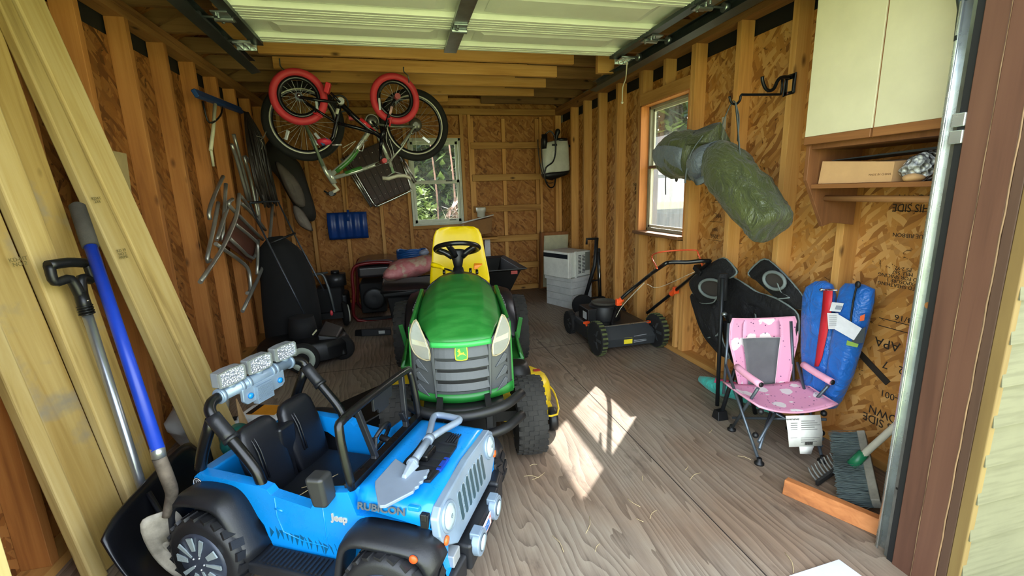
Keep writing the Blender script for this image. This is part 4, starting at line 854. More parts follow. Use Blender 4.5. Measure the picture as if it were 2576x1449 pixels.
# wall cupboard with shelf and rail
cab = thing('wall_cupboard', 'cream two-door wall cupboard with wooden shelf and rail on the right wall', 'cupboard', (1.83, 1.38, 1.05))
wn, wy = M['walnut'], M['walnut_y']; cream = plain('#cfc8a8', .45, vary=.04)
obj('carcass', G().bx(1.70, 1.972, .99, 1.615, 1.385, 2.1), wn, cab, bev=.002)
g = G().prism([(1.69, 2.1), (1.69, 1.26), (1.70, 1.245), (1.80, 1.06), (1.85, 1.075), (1.972, 1.06), (1.972, 2.1)], (0, 1.615, 0), (1, 0, 0), (0, 0, 1), (0, .018, 0)); obj('side_panel', g, wn, cab, bev=.002)
g = G().prism([(1.69, 1.39), (1.69, 1.26), (1.80, 1.06), (1.972, 1.06), (1.972, 1.39)], (0, .985, 0), (1, 0, 0), (0, 0, 1), (0, .018, 0)); obj('side_panel', g, wn, cab, bev=.002)
for y0, y1 in ((1.347, 1.628), (1.005, 1.34)):
    d = obj('door', G().bx(1.672, 1.69, y0, y1, 1.436, 2.12), cream, cab, bev=.002); obj('door_pull', G().bx(1.668, 1.692, y0, y1, 1.404, 1.436), wy, d, bev=.003)
obj('door_gap_strip', G().bx(1.678, 1.69, 1.34, 1.347, 1.404, 2.1), wn, cab)
obj('shelf_board', G().bx(1.715, 1.972, 1.003, 1.615, 1.225, 1.243), wy, cab, bev=.002); obj('hanging_rail', G().cyl((1.80, 1.0, 1.18), (1.80, 1.615, 1.182), .0125), wood('dowel', '#b98a5a', '#a3764a', '#825a36', 1, False), cab)
card = plain('#c49a6c', .8, vary=.08)
bxx = thing('cardboard_box', 'long flat open cardboard box on the shelf under the cream cupboard', 'box', (1.80, 1.45, 1.243))
obj('tray', G().hexa([V((1.735, 1.30, 1.244)), V((1.93, 1.30, 1.244)), V((1.93, 1.60, 1.244)), V((1.735, 1.60, 1.244)), V((1.735, 1.298, 1.315)), V((1.93, 1.298, 1.33)), V((1.93, 1.60, 1.33)), V((1.735, 1.59, 1.336))]), card, bxx, bev=.001)
obj('dark_liner', G().hexa([V((1.84, 1.2, 1.352)), V((1.93, 1.2, 1.352)), V((1.93, 1.56, 1.336)), V((1.75, 1.56, 1.336)), V((1.84, 1.2, 1.362)), V((1.93, 1.2, 1.366)), V((1.93, 1.56, 1.34)), V((1.75, 1.56, 1.338))]), plain('#20272c', .4), bxx)
text('print', 'MADE IN CHINA', .011, framem((1.7345, 1.345, 1.272), (0, -1, 0), (0, 0, 1), (-1, 0, 0)), plain('#8d6a48', .8), bxx)
wrp = thing('plastic_wrapped_roll', 'roll wrapped in clear wrinkled plastic beside the cardboard box on the shelf', 'wrapped roll', (1.80, 1.23, 1.243))
pw = NT('plastic_wrap'); _v = pw.n('TexVoronoi'); _v.inputs['Scale'].default_value = 55; pw.l(pw.coord(), _v.inputs['Vector']); pw.bump(_v.outputs['Distance'], 1., .02); pw.out(pw.ramp(_v.outputs['Distance'], [(.2, '#e8eaea'), (.5, '#77797c'), (.8, '#b9bbbd')]), .12); pw.b.inputs['Coat Weight'].default_value = .6
obj('wrap', G().ell((1.79, 1.24, 1.292), (.075, .05, .055), nu=20, nv=14).wob(.016, 22, 3), pw.mat, wrp); obj('paper_end', G().ell((1.745, 1.235, 1.256), (.03, .035, .016)).wob(.006, 30), card, wrp)
tag(obj('folded_cloth', G().ell((1.78, 1.598, 1.256), (.035, .022, .014)).wob(.006, 30), cloth('cloth_blue', '#4c6f86')), 'small blue cloth at the far end of the shelf under the cupboard', 'cloth')
# bracket with hook and rod
br = thing('wall_bracket', 'black iron wall bracket with a hook and a long rod above the green bag', 'bracket', (1.975, 2.04, 1.68))
ir = plain('#15181c', .38, .3)
obj('plate', G().tube([(1.976, 2.012, 1.79), (1.976, 2.075, 1.77), (1.976, 2.08, 1.69), (1.976, 2.02, 1.70)], .006, 4, closed=True).bx(1.974, 1.98, 2.01, 2.03, 1.695, 1.79).bx(1.974, 1.98, 2.06, 2.08, 1.69, 1.775).bx(1.974, 1.98, 2.012, 2.078, 1.765, 1.79).bx(1.974, 1.98, 2.015, 2.078, 1.692, 1.708), ir, br, bev=.002)
for y, z in ((2.045, 1.78), (2.05, 1.70)): obj('screw', G().cyl((1.97, y, z), (1.974, y, z), .005), M['chrome'], br)
obj('hook', G().tube([(1.972, 2.045, 1.775), (1.93, 2.047, 1.775), (1.905, 2.048, 1.76), (1.885, 2.048, 1.722), (1.86, 2.048, 1.71), (1.835, 2.048, 1.72), (1.815, 2.048, 1.752), (1.81, 2.048, 1.775)], .0085, 9, 4), ir, br)
obj('rod', G().tube([(1.93, 2.047, 1.765), (1.93, 2.047, 1.70), (1.90, 2.05, 1.693), (1.74, 2.065, 1.692), (1.71, 2.067, 1.69), (1.705, 2.068, 1.665), (1.685, 2.07, 1.648), (1.66, 2.071, 1.655), (1.645, 2.071, 1.685)], .0062, 8, 3), ir, br)
# green bag
def bagmat():
    t = NT('olive_nylon'); n = t.noise(t.coord((6, 2, 2), False), 2.4, 4, .6, 1.8); t.bump(n.outputs[0], .9, .05); m = t.out(t.ramp(n.outputs[0], [(.3, '#383e22'), (.7, '#4d532c')]), .42); t.b.inputs['Sheen Weight'].default_value = .15; return m
olive = bagmat(); greyn = cloth('grey_nylon', '#565e66', .5, 16, .8)
gb = thing('tent_bag', 'large olive green and grey nylon bag slung from the black bracket', 'bag', (1.66, 2.12, 1.0))
def bagrings(ax, n=24, seed=1):
    R_ = []
    for i, (x, y, z, r, sq) in enumerate(ax):
        p = V((x, y, z)); t = V(ax[min(i+1, len(ax)-1)][:3])-V(ax[max(i-1, 0)][:3]); t.normalize(); u = V((1, 0, 0)); w = t.cross(u).normalized()
        R_.append([p+(u*_c(2*math.pi*k/n)*sq+w*_s(2*math.pi*k/n))*r*(1+.09*mnoise.noise(V((3*_c(2*math.pi*k/n), 3*_s(2*math.pi*k/n), i*.8+seed)))) for k in range(n)])
    return R_
left = [(1.67, 2.615, 1.425, .03, 1), (1.67, 2.61, 1.425, .095, 1), (1.665, 2.58, 1.43, .122, 1), (1.66, 2.50, 1.44, .136, .95), (1.66, 2.40, 1.43, .142, .9), (1.66, 2.30, 1.41, .132, .85), (1.66, 2.235, 1.395, .096, .8), (1.66, 2.20, 1.385, .09, .8)]
right = [(1.66, 2.20, 1.385, .086, .8), (1.66, 2.15, 1.375, .112, .85), (1.655, 2.08, 1.335, .125, .9), (1.65, 2.0, 1.275, .122, .95), (1.65, 1.92, 1.21, .118, 1), (1.65, 1.84, 1.145, .112, 1), (1.65, 1.77, 1.09, .105, 1), (1.65, 1.735, 1.062, .096, 1), (1.65, 1.72, 1.05, .07, 1), (1.65, 1.716, 1.047, .02, 1)]
def dens(ax, k=3): q = catmull([V(a[:3]) for a in ax], k); r = catmull([V((a[3], a[4], 0)) for a in ax], k); return [(q[i].x, q[i].y, q[i].z, r[i].x, r[i].y) for i in range(len(q))]
def fold(g, a=.012):
    for p in g.v: p += V((.6, .3, 1))*a*mnoise.noise(V((p.x*9, (p.y+p.z)*5, (p.y-p.z)*16)))
    return g
obj('right_body', fold(G().loft(bagrings(dens(right)))), olive, gb); obj('left_body', fold(G().loft(bagrings(dens(left)))), olive, gb)
top = [(x, y, z+.008, r*1.03, s*1.05) for x, y, z, r, s in left[1:6]]
g = G(); rr_ = bagrings(dens(top)); g.loft([[p+V((0, 0, .006)) for p in r[11:25]] for r in rr_], ringclosed=False, caps=False); obj('grey_panel', g, greyn, gb, solid=.004)
g = G().loft([[V((1.66-.085*_c(a), y+.0, 1.385+.088*_s(a))) for y in (0,)][0:0] or [V((1.66-.092*_c(a)*(1+.25*k), 2.205+.05*(k-.5)*2, 1.385+.095*_s(a)*(1+.12*k)-.02*k)) for a in [math.pi*(-.45+1.2*j/12) for j in range(13)]] for k in (0, .5, 1)], ringclosed=False, caps=False); obj('grey_cuff', g, greyn, gb, solid=.006)
pk = catmull([(1.60, 2.34, 1.53), (1.63, 2.29, 1.555), (1.66, 2.20, 1.575), (1.67, 2.155, 1.575)], 3)
g = G().loft([[p+V((0, 0, 0)), V((1.555, 2.25+(p.y-2.25)*1.0, 1.475)), V((1.76, 2.27+(p.y-2.25)*1.0, 1.47))] for p in pk], sm=True); obj('lifted_flap', g, olive, gb)
strap = plain('#5c6366', .7)
def ribbon(pts, w, side_=(1, 0, 0)): q = catmull(pts, 5); sd_ = V(side_).normalized(); return G().loft([[p-sd_*w/2, p+sd_*w/2] for p in q], caps=False, ringclosed=False, sm=True)
obj('strap', ribbon([(1.68, 2.155, 1.56), (1.675, 2.13, 1.60), (1.672, 2.09, 1.652), (1.67, 2.072, 1.66)], .03, (.5, .7, .2)), strap, gb, solid=.003)
obj('strap', ribbon([(1.67, 2.07, 1.662), (1.665, 2.05, 1.65), (1.655, 2.02, 1.58), (1.645, 1.985, 1.47), (1.64, 1.965, 1.40)], .034, (.4, .75, .3)), strap, gb, solid=.003)
obj('strap', ribbon([(1.685, 2.072, 1.655), (1.70, 2.06, 1.58), (1.71, 2.07, 1.47)], .026, (.4, .75, .3)), strap, gb, solid=.003)
obj('cinch_strap', ribbon([(1.565, 2.16, 1.50), (1.555, 2.21, 1.45), (1.555, 2.245, 1.405), (1.56, 2.26, 1.34), (1.58, 2.255, 1.29)], .03, (.2, .8, -.5)), strap, gb, solid=.004)
obj('strap_tail', ribbon([(1.555, 2.245, 1.40), (1.545, 2.255, 1.33), (1.55, 2.265, 1.27)], .014, (0, 1, .2)), strap, gb, solid=.002); obj('strap_tail', ribbon([(1.56, 2.2, 1.285), (1.545, 2.15, 1.272), (1.56, 2.08, 1.30)], .035, (0, .3, 1)), strap, gb, solid=.002)
obj('drawstring', G().tube([(1.655, 2.615, 1.37), (1.65, 2.618, 1.30), (1.65, 2.612, 1.22), (1.65, 2.61, 1.205)], .0035, 5, 3), M['black'], gb); obj('toggle', G().ell((1.65, 2.50, 1.30), (.009, .009, .02)), M['black'], gb)
# black folding camp chair
bk = cloth('black_polyester', '#131315', .8, 20, .5, 0.); pip = plain('#77817f', .6)
cc = thing('folding_camp_chair', 'black folding camp chair with grey piping leaning half collapsed against the wall', 'camp chair', (1.7, 2.1, 0))
def wallp(x, px, py): return atx(px, py, x)
def sheet(name, pts, x, mat, par, th=.012, bulge=.03, n=10, edge=True):
    """cloth panel with an outline, filled as a fan from its middle, bulging towards the room"""
    P = catmull([q for i in range(len(pts)) for q in (V(pts[i])*.8+V(pts[i-1])*.2, V(pts[i])*.8+V(pts[(i+1) % len(pts)])*.2)], 2, True); c = V((0, 0, 0))
    for p in P: c += p
    c /= len(P); g = G(); m = len(P); R_ = []
    for k in range(n+1):
        t = k/n; R_.append([c+(p-c)*t+V((-bulge*(1-t*t)+.014*mnoise.noise(V((p.x*3, p.y*9*t, p.z*9*t+len(name)))), 0, 0)) for p in P])
    g.loft(R_[1:], caps=False); g.add(R_[1], [tuple(range(m))]); o = obj(name, g, mat, par, solid=th)
    if edge: obj('piping', G().tube(P, .0055, 6, closed=True), pip, o)
    return o
def px(x, *pts): return [atx(a, b, x) for a, b in pts]
sheet('arm_panel', px(1.83, (1735, 706), (1770, 676), (1822, 645), (1857, 684), (1838, 700), (1812, 690), (1806, 740), (1795, 762), (1760, 762), (1740, 730)), 1.8, bk, cc)
sheet('arm_panel', px(1.95, (1878, 688), (1923, 646), (1975, 690), (2028, 755), (2020, 780), (1985, 768), (1952, 745), (1905, 705)), 1.83, bk, cc)
sheet('back_panel', px(1.935, (1815, 690), (1850, 700), (1875, 715), (1910, 738), (1955, 750), (2012, 790), (2005, 870), (1930, 900), (1850, 830), (1812, 780)), 1.77, bk, cc, bulge=.02)
sheet('seat_panel', px(1.885, (1737, 735), (1795, 760), (1812, 745), (1815, 850), (1838, 905), (1810, 890), (1775, 850), (1750, 790)), 1.78, bk, cc, bulge=.03)
sheet('lower_panel', px(1.945, (1812, 800), (1990, 840), (2000, 880), (1900, 905), (1850, 920), (1830, 880)), 1.80, bk, cc, edge=False)
for c_, r_, xx in (((1792, 726), (32, 23), 1.775), ((1948, 706), (26, 22), 1.885)):
    P = [atx(c_[0]+r_[0]*_c(a)+6*_s(a), c_[1]+r_[1]*_s(a), xx) for a in [2*math.pi*k/20 for k in range(20)]]
    h = obj('cup_holder', G().tube(P, .009, 8, closed=True), pip, cc); obj('mesh', G().add([p+V((.012, 0, 0)) for p in P], [tuple(range(20))]), plain('#39332f', .8), h, solid=.003)
for pts in ([(1808, 695), (1806, 720), (1804, 755)], [(1955, 712), (1965, 735), (1985, 748), (1955, 752)], [(1900, 790), (1902, 815)], [(1780, 850), (1805, 842), (1815, 815)]): obj('grey_strap', ribbon([atx(a, b, 1.86) for a, b in pts], .012, (0, 1, .3)), pip, cc, solid=.003)
poles = [((1818, 700), (1806, 880), (1804, 1020), 1.70, 1.66), ((1838, 790), (1843, 880), (1868, 1050), 1.70, 1.72), ((1858, 900), (1825, 990), (1812, 1048), 1.70, 1.63), ((1870, 905), (1885, 990), (1900, 1040), 1.74, 1.77)]
for a, b, c_, x0, x1 in poles:
    p0 = atx(a[0], a[1], x0-.03); p2 = atz(c_[0], c_[1], .012); obj('pole', G().tube([p0, p2], .011, 9), plain('#202326', .4, .3), cc)
p = atz(1812, 1052, 0); obj('foot', G().hexa([p+V((-.035, -.03, 0)), p+V((.03, -.03, 0)), p+V((.03, .03, 0)), p+V((-.035, .03, 0)), p+V((-.03, -.02, .05)), p+V((.025, -.02, .05)), p+V((.025, .02, .05)), p+V((-.03, .02, .05))]), M['black'], cc, bev=.004)
obj('hub_joint', G().ell(atx(1822, 790, 1.67), (.016, .016, .012)), M['steel'], cc)
obj('pole_sleeve', G().tube([atx(1818, 688, 1.69), atx(1816, 755, 1.69)], .026, 10), bk, cc)
# child's pink chair
kc = thing('kids_camp_chair', 'pink cloud-patterned folding chair for a child with grey mesh back', 'child chair', (1.7, 1.65, 0))
ku, kv = V((.973, -.23, 0)), V((.23, .973, 0)); ko = V((1.505, 1.539, 0))
def K(u, v, z): return ko+ku*u+kv*v+V((0, 0, z))
pk_ = NT('pink_print'); _co = pk_.coord((1, 1, 1), False); _vo = pk_.n('TexVoronoi'); _vo.inputs['Scale'].default_value = 11; pk_.l(_co, _vo.inputs['Vector']); _no = pk_.noise(_co, 26, 3); _ad = pk_.n('Math', operation='MULTIPLY_ADD'); pk_.l(_no.outputs[0], _ad.inputs[0]); _ad.inputs[1].default_value = .35; pk_.l(_vo.outputs['Distance'], _ad.inputs[2])
_c1 = pk_.ramp(_ad.outputs[0], [(.50, '#f5ece8'), (.53, '#eda4c2')]); _v2 = pk_.n('TexVoronoi'); _v2.inputs['Scale'].default_value = 42; pk_.l(_co, _v2.inputs['Vector'])
pk_.out(pk_.mix(pk_.ramp(_v2.outputs['Distance'], [(.13, (1, 1, 1, 1)), (.17, (0, 0, 0, 1))]), _c1, '#7a4a6e'), .75)
pinkp = plain('#efa9c2', .6); kst = plain('#5d666e', .35, .6)
def kback(u, v):   # u across, v up
    t = 2*u-1; w = interp(v, [0, .35, .72, .9, 1], [.125, .148, .176, .172, .158]); z = .225+.345*v+.014*t*t*v**4; return K(.178+t*w, .315+.03*(1-t*t)-.0+.055*v, z)
g = G().grid(lambda u, v: kback(u*.22, v), 5, 14).grid(lambda u, v: kback(.78+.22*u, v), 5, 14).grid(lambda u, v: kback(.22+.56*u, .72+.28*v), 8, 5); b_ = obj('backrest', g, pk_.mat, kc, solid=.006)
obj('mesh_panel', G().grid(lambda u, v: kback(.22+.56*u, .0+.72*v), 8, 10), plain('#6b6a6c', .8), kc, solid=.004)
rim = [kback(0, v/12) for v in range(13)]+[kback(u/10, 1) for u in range(1, 11)]+[kback(1, 1-v/12) for v in range(1, 13)]; obj('edging', G().tube(rim, .0045, 6), pinkp, b_); obj('edging', G().tube([kback(.22, v/8*.72) for v in range(9)]+[kback(.22+.56*u/6, .72) for u in range(1, 7)]+[kback(.78, .72-v/8*.72) for v in range(1, 9)], .003, 6), plain('#e8d5d8', .6), b_)
def kseat(u, v): t = 2*u-1; return K(.165+t*(.175+.02*v), .02+.30*v, .262-.035*(1-t*t)*(1-.3*v)+.012*(1-v)**2)
s_ = obj('seat', G().grid(kseat, 14, 10), pk_.mat, kc, solid=.006); obj('edging', G().tube([kseat(0, 1-v/6) for v in range(7)]+[kseat(u/10, 0) for u in range(1, 11)]+[kseat(1, v/6) for v in range(1, 7)], .0055, 6), pinkp, s_)
for u in (.0, .325):
    obj('arm_pad', G().tube([K(u-.02, .22, .385), K(u-.012, .14, .375), K(u+.01, .06, .362)], .0165, 10, 3), pinkp, kc); obj('arm_end', G().ell(K(u+.011, .056, .362), (.012, .006, .012)), M['black'], kc)
for (a, b) in (((0, 0, .01), (-.03, .31, .36)), ((.29, 0, .01), (.335, .31, .36)), ((.02, .30, .01), (.0, .06, .345)), ((.32, .29, .01), (.32, .06, .345)), ((0, .02, .1), (.30, .30, .22)), ((.30, .02, .1), (.02, .30, .22)), ((0, .01, .07), (.16, .2, .17)), ((.29, .01, .07), (.16, .2, .17)), ((.02, .3, .07), (.3, .02, .2)), ((-.03, .31, .2), (.0, .37, .56)), ((.335, .31, .2), (.32, .37, .56))): obj('tube', G().tube([K(*a), K(*b)], .0072, 8), kst, kc)
for a in ((0, 0), (.29, 0), (.02, .30), (.32, .29)): obj('foot', G().lathe([(.021, 0), (.021, .008), (.012, .014), (.010, .03)], K(*a, 0), (0, 0, 1), 14), M['black'], kc)
for a in ((-.008, .035, .125), (.297, .035, .125), (-.002, .02, .25), (.3, .04, .22)): obj('joint', G().ell(K(*a), .014, nu=10, nv=8), M['black'], kc)
ht = obj('hang_tag', G().loft([[K(.10, -.0, .235), K(.255, -.0, .235)], [K(.105, -.02, .16), K(.26, -.02, .16)], [K(.115, -.022, .095), K(.262, -.022, .095)]], caps=False, ringclosed=False), plain('#e9e8e0', .7), kc, solid=.0015)
obj('tag_tab', G().loft([[K(.16, -.024, .096), K(.225, -.024, .096)], [K(.165, -.026, .062), K(.215, -.026, .058)]], caps=False, ringclosed=False), plain('#e9e8e0', .7), ht, solid=.0015)
text('tag_print', 'WARNING', .013, framem(tuple(K(.125, -.009, .222)), tuple(ku), (0, -.25, .97), tuple(-kv)), M['black'], ht)
for i in range(11): obj('tag_line', G().beam(K(.165, -.011-.0013*i, .213-.0095*i), K(.225+.012*(i % 3), -.011-.0013*i, .213-.0095*i), .002, .0018), plain('#77756f', .7), ht)
for i in range(8): obj('tag_line', G().beam(K(.118, -.0125-.0012*i, .205-.0095*i), K(.148, -.0125-.0012*i, .205-.0095*i), .002, .0016), plain('#77756f', .7), ht)
for i in range(9): obj('bar_code', G().beam(K(.185+.004*i, -.0245, .118), K(.185+.004*i, -.0245, .104), .002, .0014, (0, 1, 0)), M['black'], ht)
# two blue carry bags
bl_ = cloth('blue_nylon', '#1f6ac4', .38, 11, .9, .1); bl2 = cloth('dark_blue_nylon', '#1c50a8', .4, 11, .8, .1)
def flatbag(cx, secs, seed):
    rings = []
    for (y0, y1, z0, z1, d) in secs:
        a = V((0, y0, z0)); b = V((0, y1, z1)); m = (a+b)/2; h = (b-a)/2; ring = []
        for k in range(24):
            t = 2*math.pi*k/24; ring.append(V((cx, 0, 0))+m+h*_c(t)*(abs(_c(t))**-.25 if abs(_c(t)) > .05 else 1)*.93+V((-d*_s(t)*(1+.25*mnoise.noise(V((t*2.2, z0*5, seed)))), 0, 0)))
        rings.append(ring)
    return G().loft(rings)
def sec(x, *rows): return [(atx(l[0], l[1], x).y, atx(r[0], r[1], x).y, atx(l[0], l[1], x).z, atx(r[0], r[1], x).z, d) for l, r, d in rows]
b1 = thing('folding_chair_bag', 'bright blue nylon bag with a long red flap standing against the wall', 'chair bag', (1.93, 1.75, .15), group=None)
obj('body', flatbag(1.935, sec(1.935, ((2050, 708), (2075, 706), .015), ((2028, 722), (2095, 716), .03), ((2020, 745), (2102, 740), .038), ((2018, 800), (2108, 800), .045), ((2016, 880), (2106, 890), .045), ((2022, 960), (2095, 975), .04), ((2030, 1000), (2085, 1012), .03)), 2), bl_, b1)
obj('red_flap', G().loft([[atx(a, c, 1.886), atx(b, c, 1.886)] for a, b, c in ((2072, 2095, 727), (2068, 2092, 780), (2060, 2081, 840), (2052, 2068, 900), (2049, 2059, 922))], caps=False, ringclosed=False), plain('#cf2430', .5), b1, solid=.003)
obj('metal_pin', G().cyl(atx(2067, 729, 1.885), atx(2106, 730, 1.885), .0035), M['chrome'], b1); obj('pin_head', G().ell(atx(2066, 729, 1.885), .008), M['chrome'], b1)
b2 = thing('drawstring_bag', 'blue drawstring bag with white labels leaning right of the red-flapped bag', 'chair bag', (1.9, 1.57, .16))
obj('body', flatbag(1.925, sec(1.925, ((2125, 712), (2175, 716), .015), ((2112, 726), (2202, 728), .03), ((2107, 755), (2200, 760), .042), ((2103, 800), (2186, 810), .045), ((2092, 860), (2170, 870), .045), ((2084, 940), (2142, 950), .045), ((2080, 1000), (2112, 1010), .04), ((2082, 1024), (2100, 1028), .025)), 5), bl_, b2)
obj('cord', G().tube([atx(a, b, 1.873) for a, b in ((2157, 712), (2148, 750), (2142, 790), (2136, 845))], .004, 6, 3), M['black'], b2); obj('cord_knot', G().ell(atx(2158, 716, 1.875), (.008, .012, .016)), M['black'], b2)
def lab(n, P, col, x=1.872): return obj(n, G().add([atx(a, b, x) for a, b in P], [tuple(range(len(P)))]), plain(col, .6), b2, solid=.001)
lab('label', ((2093, 760), (2123, 763), (2114, 785), (2087, 782)), '#dfe3e8', 1.87); L_ = lab('label', ((2081, 787), (2109, 788), (2107, 828), (2084, 828)), '#e8eaee', 1.87); lab('label', ((2108, 790), (2168, 826), (2148, 856), (2101, 829)), '#e6e9f0', 1.869)
for i in range(6): obj('label_line', G().beam(atx(2086, 793+5*i, 1.8685), atx(2104, 793+5*i, 1.8685), .0015, .002), plain('#8a8f98', .7), L_)
lab('label_bar', ((2104, 768), (2119, 770), (2115, 780), (2100, 778)), '#8f98a6', 1.868); lab('product_label', ((2150, 838), (2178, 822), (2172, 862), (2140, 868)), '#3c4448', 1.872); lab('product_label_green', ((2131, 856), (2160, 866), (2157, 874), (2129, 868)), '#8db04e', 1.871); lab('product_label_orange', ((2164, 795), (2176, 790), (2174, 806), (2163, 808)), '#ea6a3a', 1.871)
# teal bag on the floor
tb = thing('teal_bag', 'teal carry bag with a pink strap lying on the floor behind the chairs', 'bag', (1.86, 2.15, 0))
pts = [atz(1750, 955, .05)+V((.03, .0, 0)), atz(1790, 975, .05)+V((.05, 0, 0)), V((1.87, 2.12, .055)), V((1.915, 1.95, .05)), V((1.93, 1.87, .045))]
obj('body', G().tube(pts, [.02, .05, .055, .05, .03], 14, 4).wob(.008, 14), cloth('teal_nylon', '#3fb3a4', .45, 12, .8), tb); obj('pink_strap', ribbon([p+V((-.03, .0, .045)) for p in pts[1:4]], .03, (.5, .3, .6)), plain('#e0557f', .6), tb, solid=.004)
# tools and scraps in the front right corner
rk = thing('garden_rake', 'rusty steel garden rake head with short tines lying in the corner', 'rake', (1.7, 1.38, 0))
A_, B_ = V((1.606, 1.335, .02)), V((1.87, 1.40, .05)); obj('head_bar', G().beam(A_, B_, .012, .022), plain('#3e3d3a', .6, .5, vary=.4), rk)
for i in range(12):
    p = A_+(B_-A_)*(i+.3)/12; obj('tine', G().tube([p, p+V((-.012, .022, .026)), p+V((-.02, .035, .052))], [.0055, .005, .003], 6, 2), plain('#77756e', .6, .5, vary=.4), rk)
obj('bow', G().tube([A_+(B_-A_)*.3, V((1.80, 1.36, .07)), V((1.87, 1.35, .1))], .005, 6, 3), plain('#3e3d3a', .6, .5, vary=.4), rk)
bm_ = thing('push_broom', 'push broom with grey-green bristles, green socket and white handle in the front right corner', 'broom', (1.67, 1.25, 0))
# block leans on its side: bristles towards the room
b0, b1_ = V((1.655, 1.13, .06)), V((1.90, 1.40, .16)); ax_ = (b1_-b0).normalized(); nrm = V((-.72, .35, -.35)); nrm = (nrm-ax_*nrm.dot(ax_)).normalized(); up_ = ax_.cross(nrm).normalized()
obj('block', G().beam(b0, b1_, .045, .03, tuple(nrm)), plain('#8f8b7e', .7, vary=.3), bm_, bev=.004)
rnd = random.Random(9); g = G()
for i in range(1500):
    p = b0+ax_*(rnd.random()*(b1_-b0).length)+up_*rnd.uniform(-.02, .02)+nrm*.012; q = p+nrm*rnd.uniform(.085, .11)+ax_*rnd.gauss(0, .008)+up_*rnd.gauss(0, .012); w = ax_*.0011; g.add([p-w, p+w, q+w, q-w], [(0, 1, 2, 3)])
obj('bristles', g, plain('#5d6a68', .7, vary=.4), bm_)['kind'] = 'stuff'
obj('socket', G().tube([V((1.735, 1.30, .10)), V((1.77, 1.285, .16))], [.022, .019], 12), plain('#12633f', .4), bm_); obj('handle', G().tube([V((1.755, 1.29, .135)), V((1.96, 1.10, .62))], .0135, 12), plain('#bdb9a8', .6), bm_)
sc_ = thing('hand_scraper', 'tool with a wooden grip and black ferrule beside the broom at the jamb', 'hand tool', (1.72, 1.12, 0))
obj('blade', G().hexa([V((1.66, 1.10, 0)), V((1.68, 1.08, 0)), V((1.80, 1.16, 0)), V((1.78, 1.18, 0)), V((1.69, 1.14, .16)), V((1.70, 1.13, .16)), V((1.76, 1.15, .16)), V((1.75, 1.16, .16))]), plain('#4a5158', .5, .3), sc_); obj('ferrule', G().tube([V((1.725, 1.145, .15)), V((1.745, 1.15, .20))], [.016, .02], 10), M['black'], sc_); obj('grip', G().tube([V((1.74, 1.15, .20)), V((1.765, 1.152, .30))], [.018, .02], 12), wood('grip_wood', '#b98b66', '#a37653', '#83593b', 2, False), sc_)
bd = [V((1.437, 1.34, 0)), V((1.575, 1.055, 0)), V((1.605, 1.068, 0)), V((1.467, 1.352, 0))]
tag(obj('wood_offcut', G().hexa(bd+[p+V((.012, .006, .06)) for p in bd]), wood('offcut', '#c07f4b', '#a9693a', '#7d4b28', 1, True), bev=.003), 'reddish board offcut standing on edge on the floor by the metal upright', 'board')
sht = [atz(1985, 1452, .004), atz(2110, 1411, .004), atz(2180, 1462, .004), atz(2100, 1520, .004)]
tag(obj('white_sheet', G().hexa([p for p in sht]+[p+V((0, 0, .006)) for p in sht]), plain('#c9ccd8', .45, vary=.06)), 'white smooth panel lying on the floor at the doorway', 'panel')
rnd = random.Random(12)
for i in range(16):
    x, y = rnd.uniform(.45, 1.5), rnd.uniform(1.0, 1.9); a = rnd.uniform(0, 6.3); l = rnd.uniform(.015, .05); p = V((x, y, .0015)); d = V((_c(a), _s(a), 0))*l
    tag(obj('dry_grass', G().tube([p-d, p+V((d.y*.2, -d.x*.2, .002)), p+d], .0009, 5, 2), plain('#cdb98a', .8)), 'short stalk of dry grass lying on the bare plywood floor', 'straw', 'dry grass on the floor')
# ---------------------------------------------------------------- push mower by the side window
mw = thing('push_mower', 'black push mower with orange clips and folded-back handle under the side window', 'push mower', (1.67, 3.35, 0))
mb_ = plain('#26282a', .5, vary=.25, bump=.2); mgrass = plain('#5a6136', .9, vary=.5)
def mwheel(x, y, r, w, dirty=False):
    t = obj('wheel', G().lathe([(r*.72, -w*.4), (r*.9, -w*.5), (r, -w*.38), (r, w*.38), (r*.9, w*.5), (r*.72, w*.4)], (x, y, r), (1, .05, 0), 30), M['rubber'], mw)
    g = G()
    for k in range(24): a = 2*math.pi*k/24; g.box(V((x, y, r))+V((-.05*_c(a), _c(a), _s(a)))*r, (w*.8, r*.06, r*.12), MX.Rotation(a, 3, 'X'))
    obj('tread', g, mgrass if dirty else M['rubber'], t)
    g = G().lathe([(r*.7, -w*.1), (r*.3, -w*.3), (.01, -w*.34)], (x, y, r), (1, .05, 0), 24)
    for k in range(6): a = 2*math.pi*k/6; d = V((0, _c(a), _s(a))); g.beam(V((x-w*.3, y, r))+d*r*.2, V((x-w*.22, y, r))+d*r*.72, r*.16, w*.25, (1, 0, 0))
    obj('hub', g, plain('#3a3d3f', .5), t); return t
mwheel(1.40, 3.07, .132, .05, True); mwheel(1.925, 3.10, .135, .055, True); mwheel(1.405, 3.66, .10, .05); mwheel(1.90, 3.68, .10, .05)
g = G().loft([[V((1.665+(x)*k, 3.38+y*k2, z)) for x, y in [(-.24, -.3), (.24, -.3), (.26, -.1), (.26, .22), (.2, .36), (0, .40), (-.2, .36), (-.26, .22), (-.26, -.1)]] for k, k2, z in ((1, 1, .05), (1.0, 1, .14), (.92, .94, .175), (.6, .7, .195))], sm=False); obj('deck', g, mb_, mw, bev=.015)
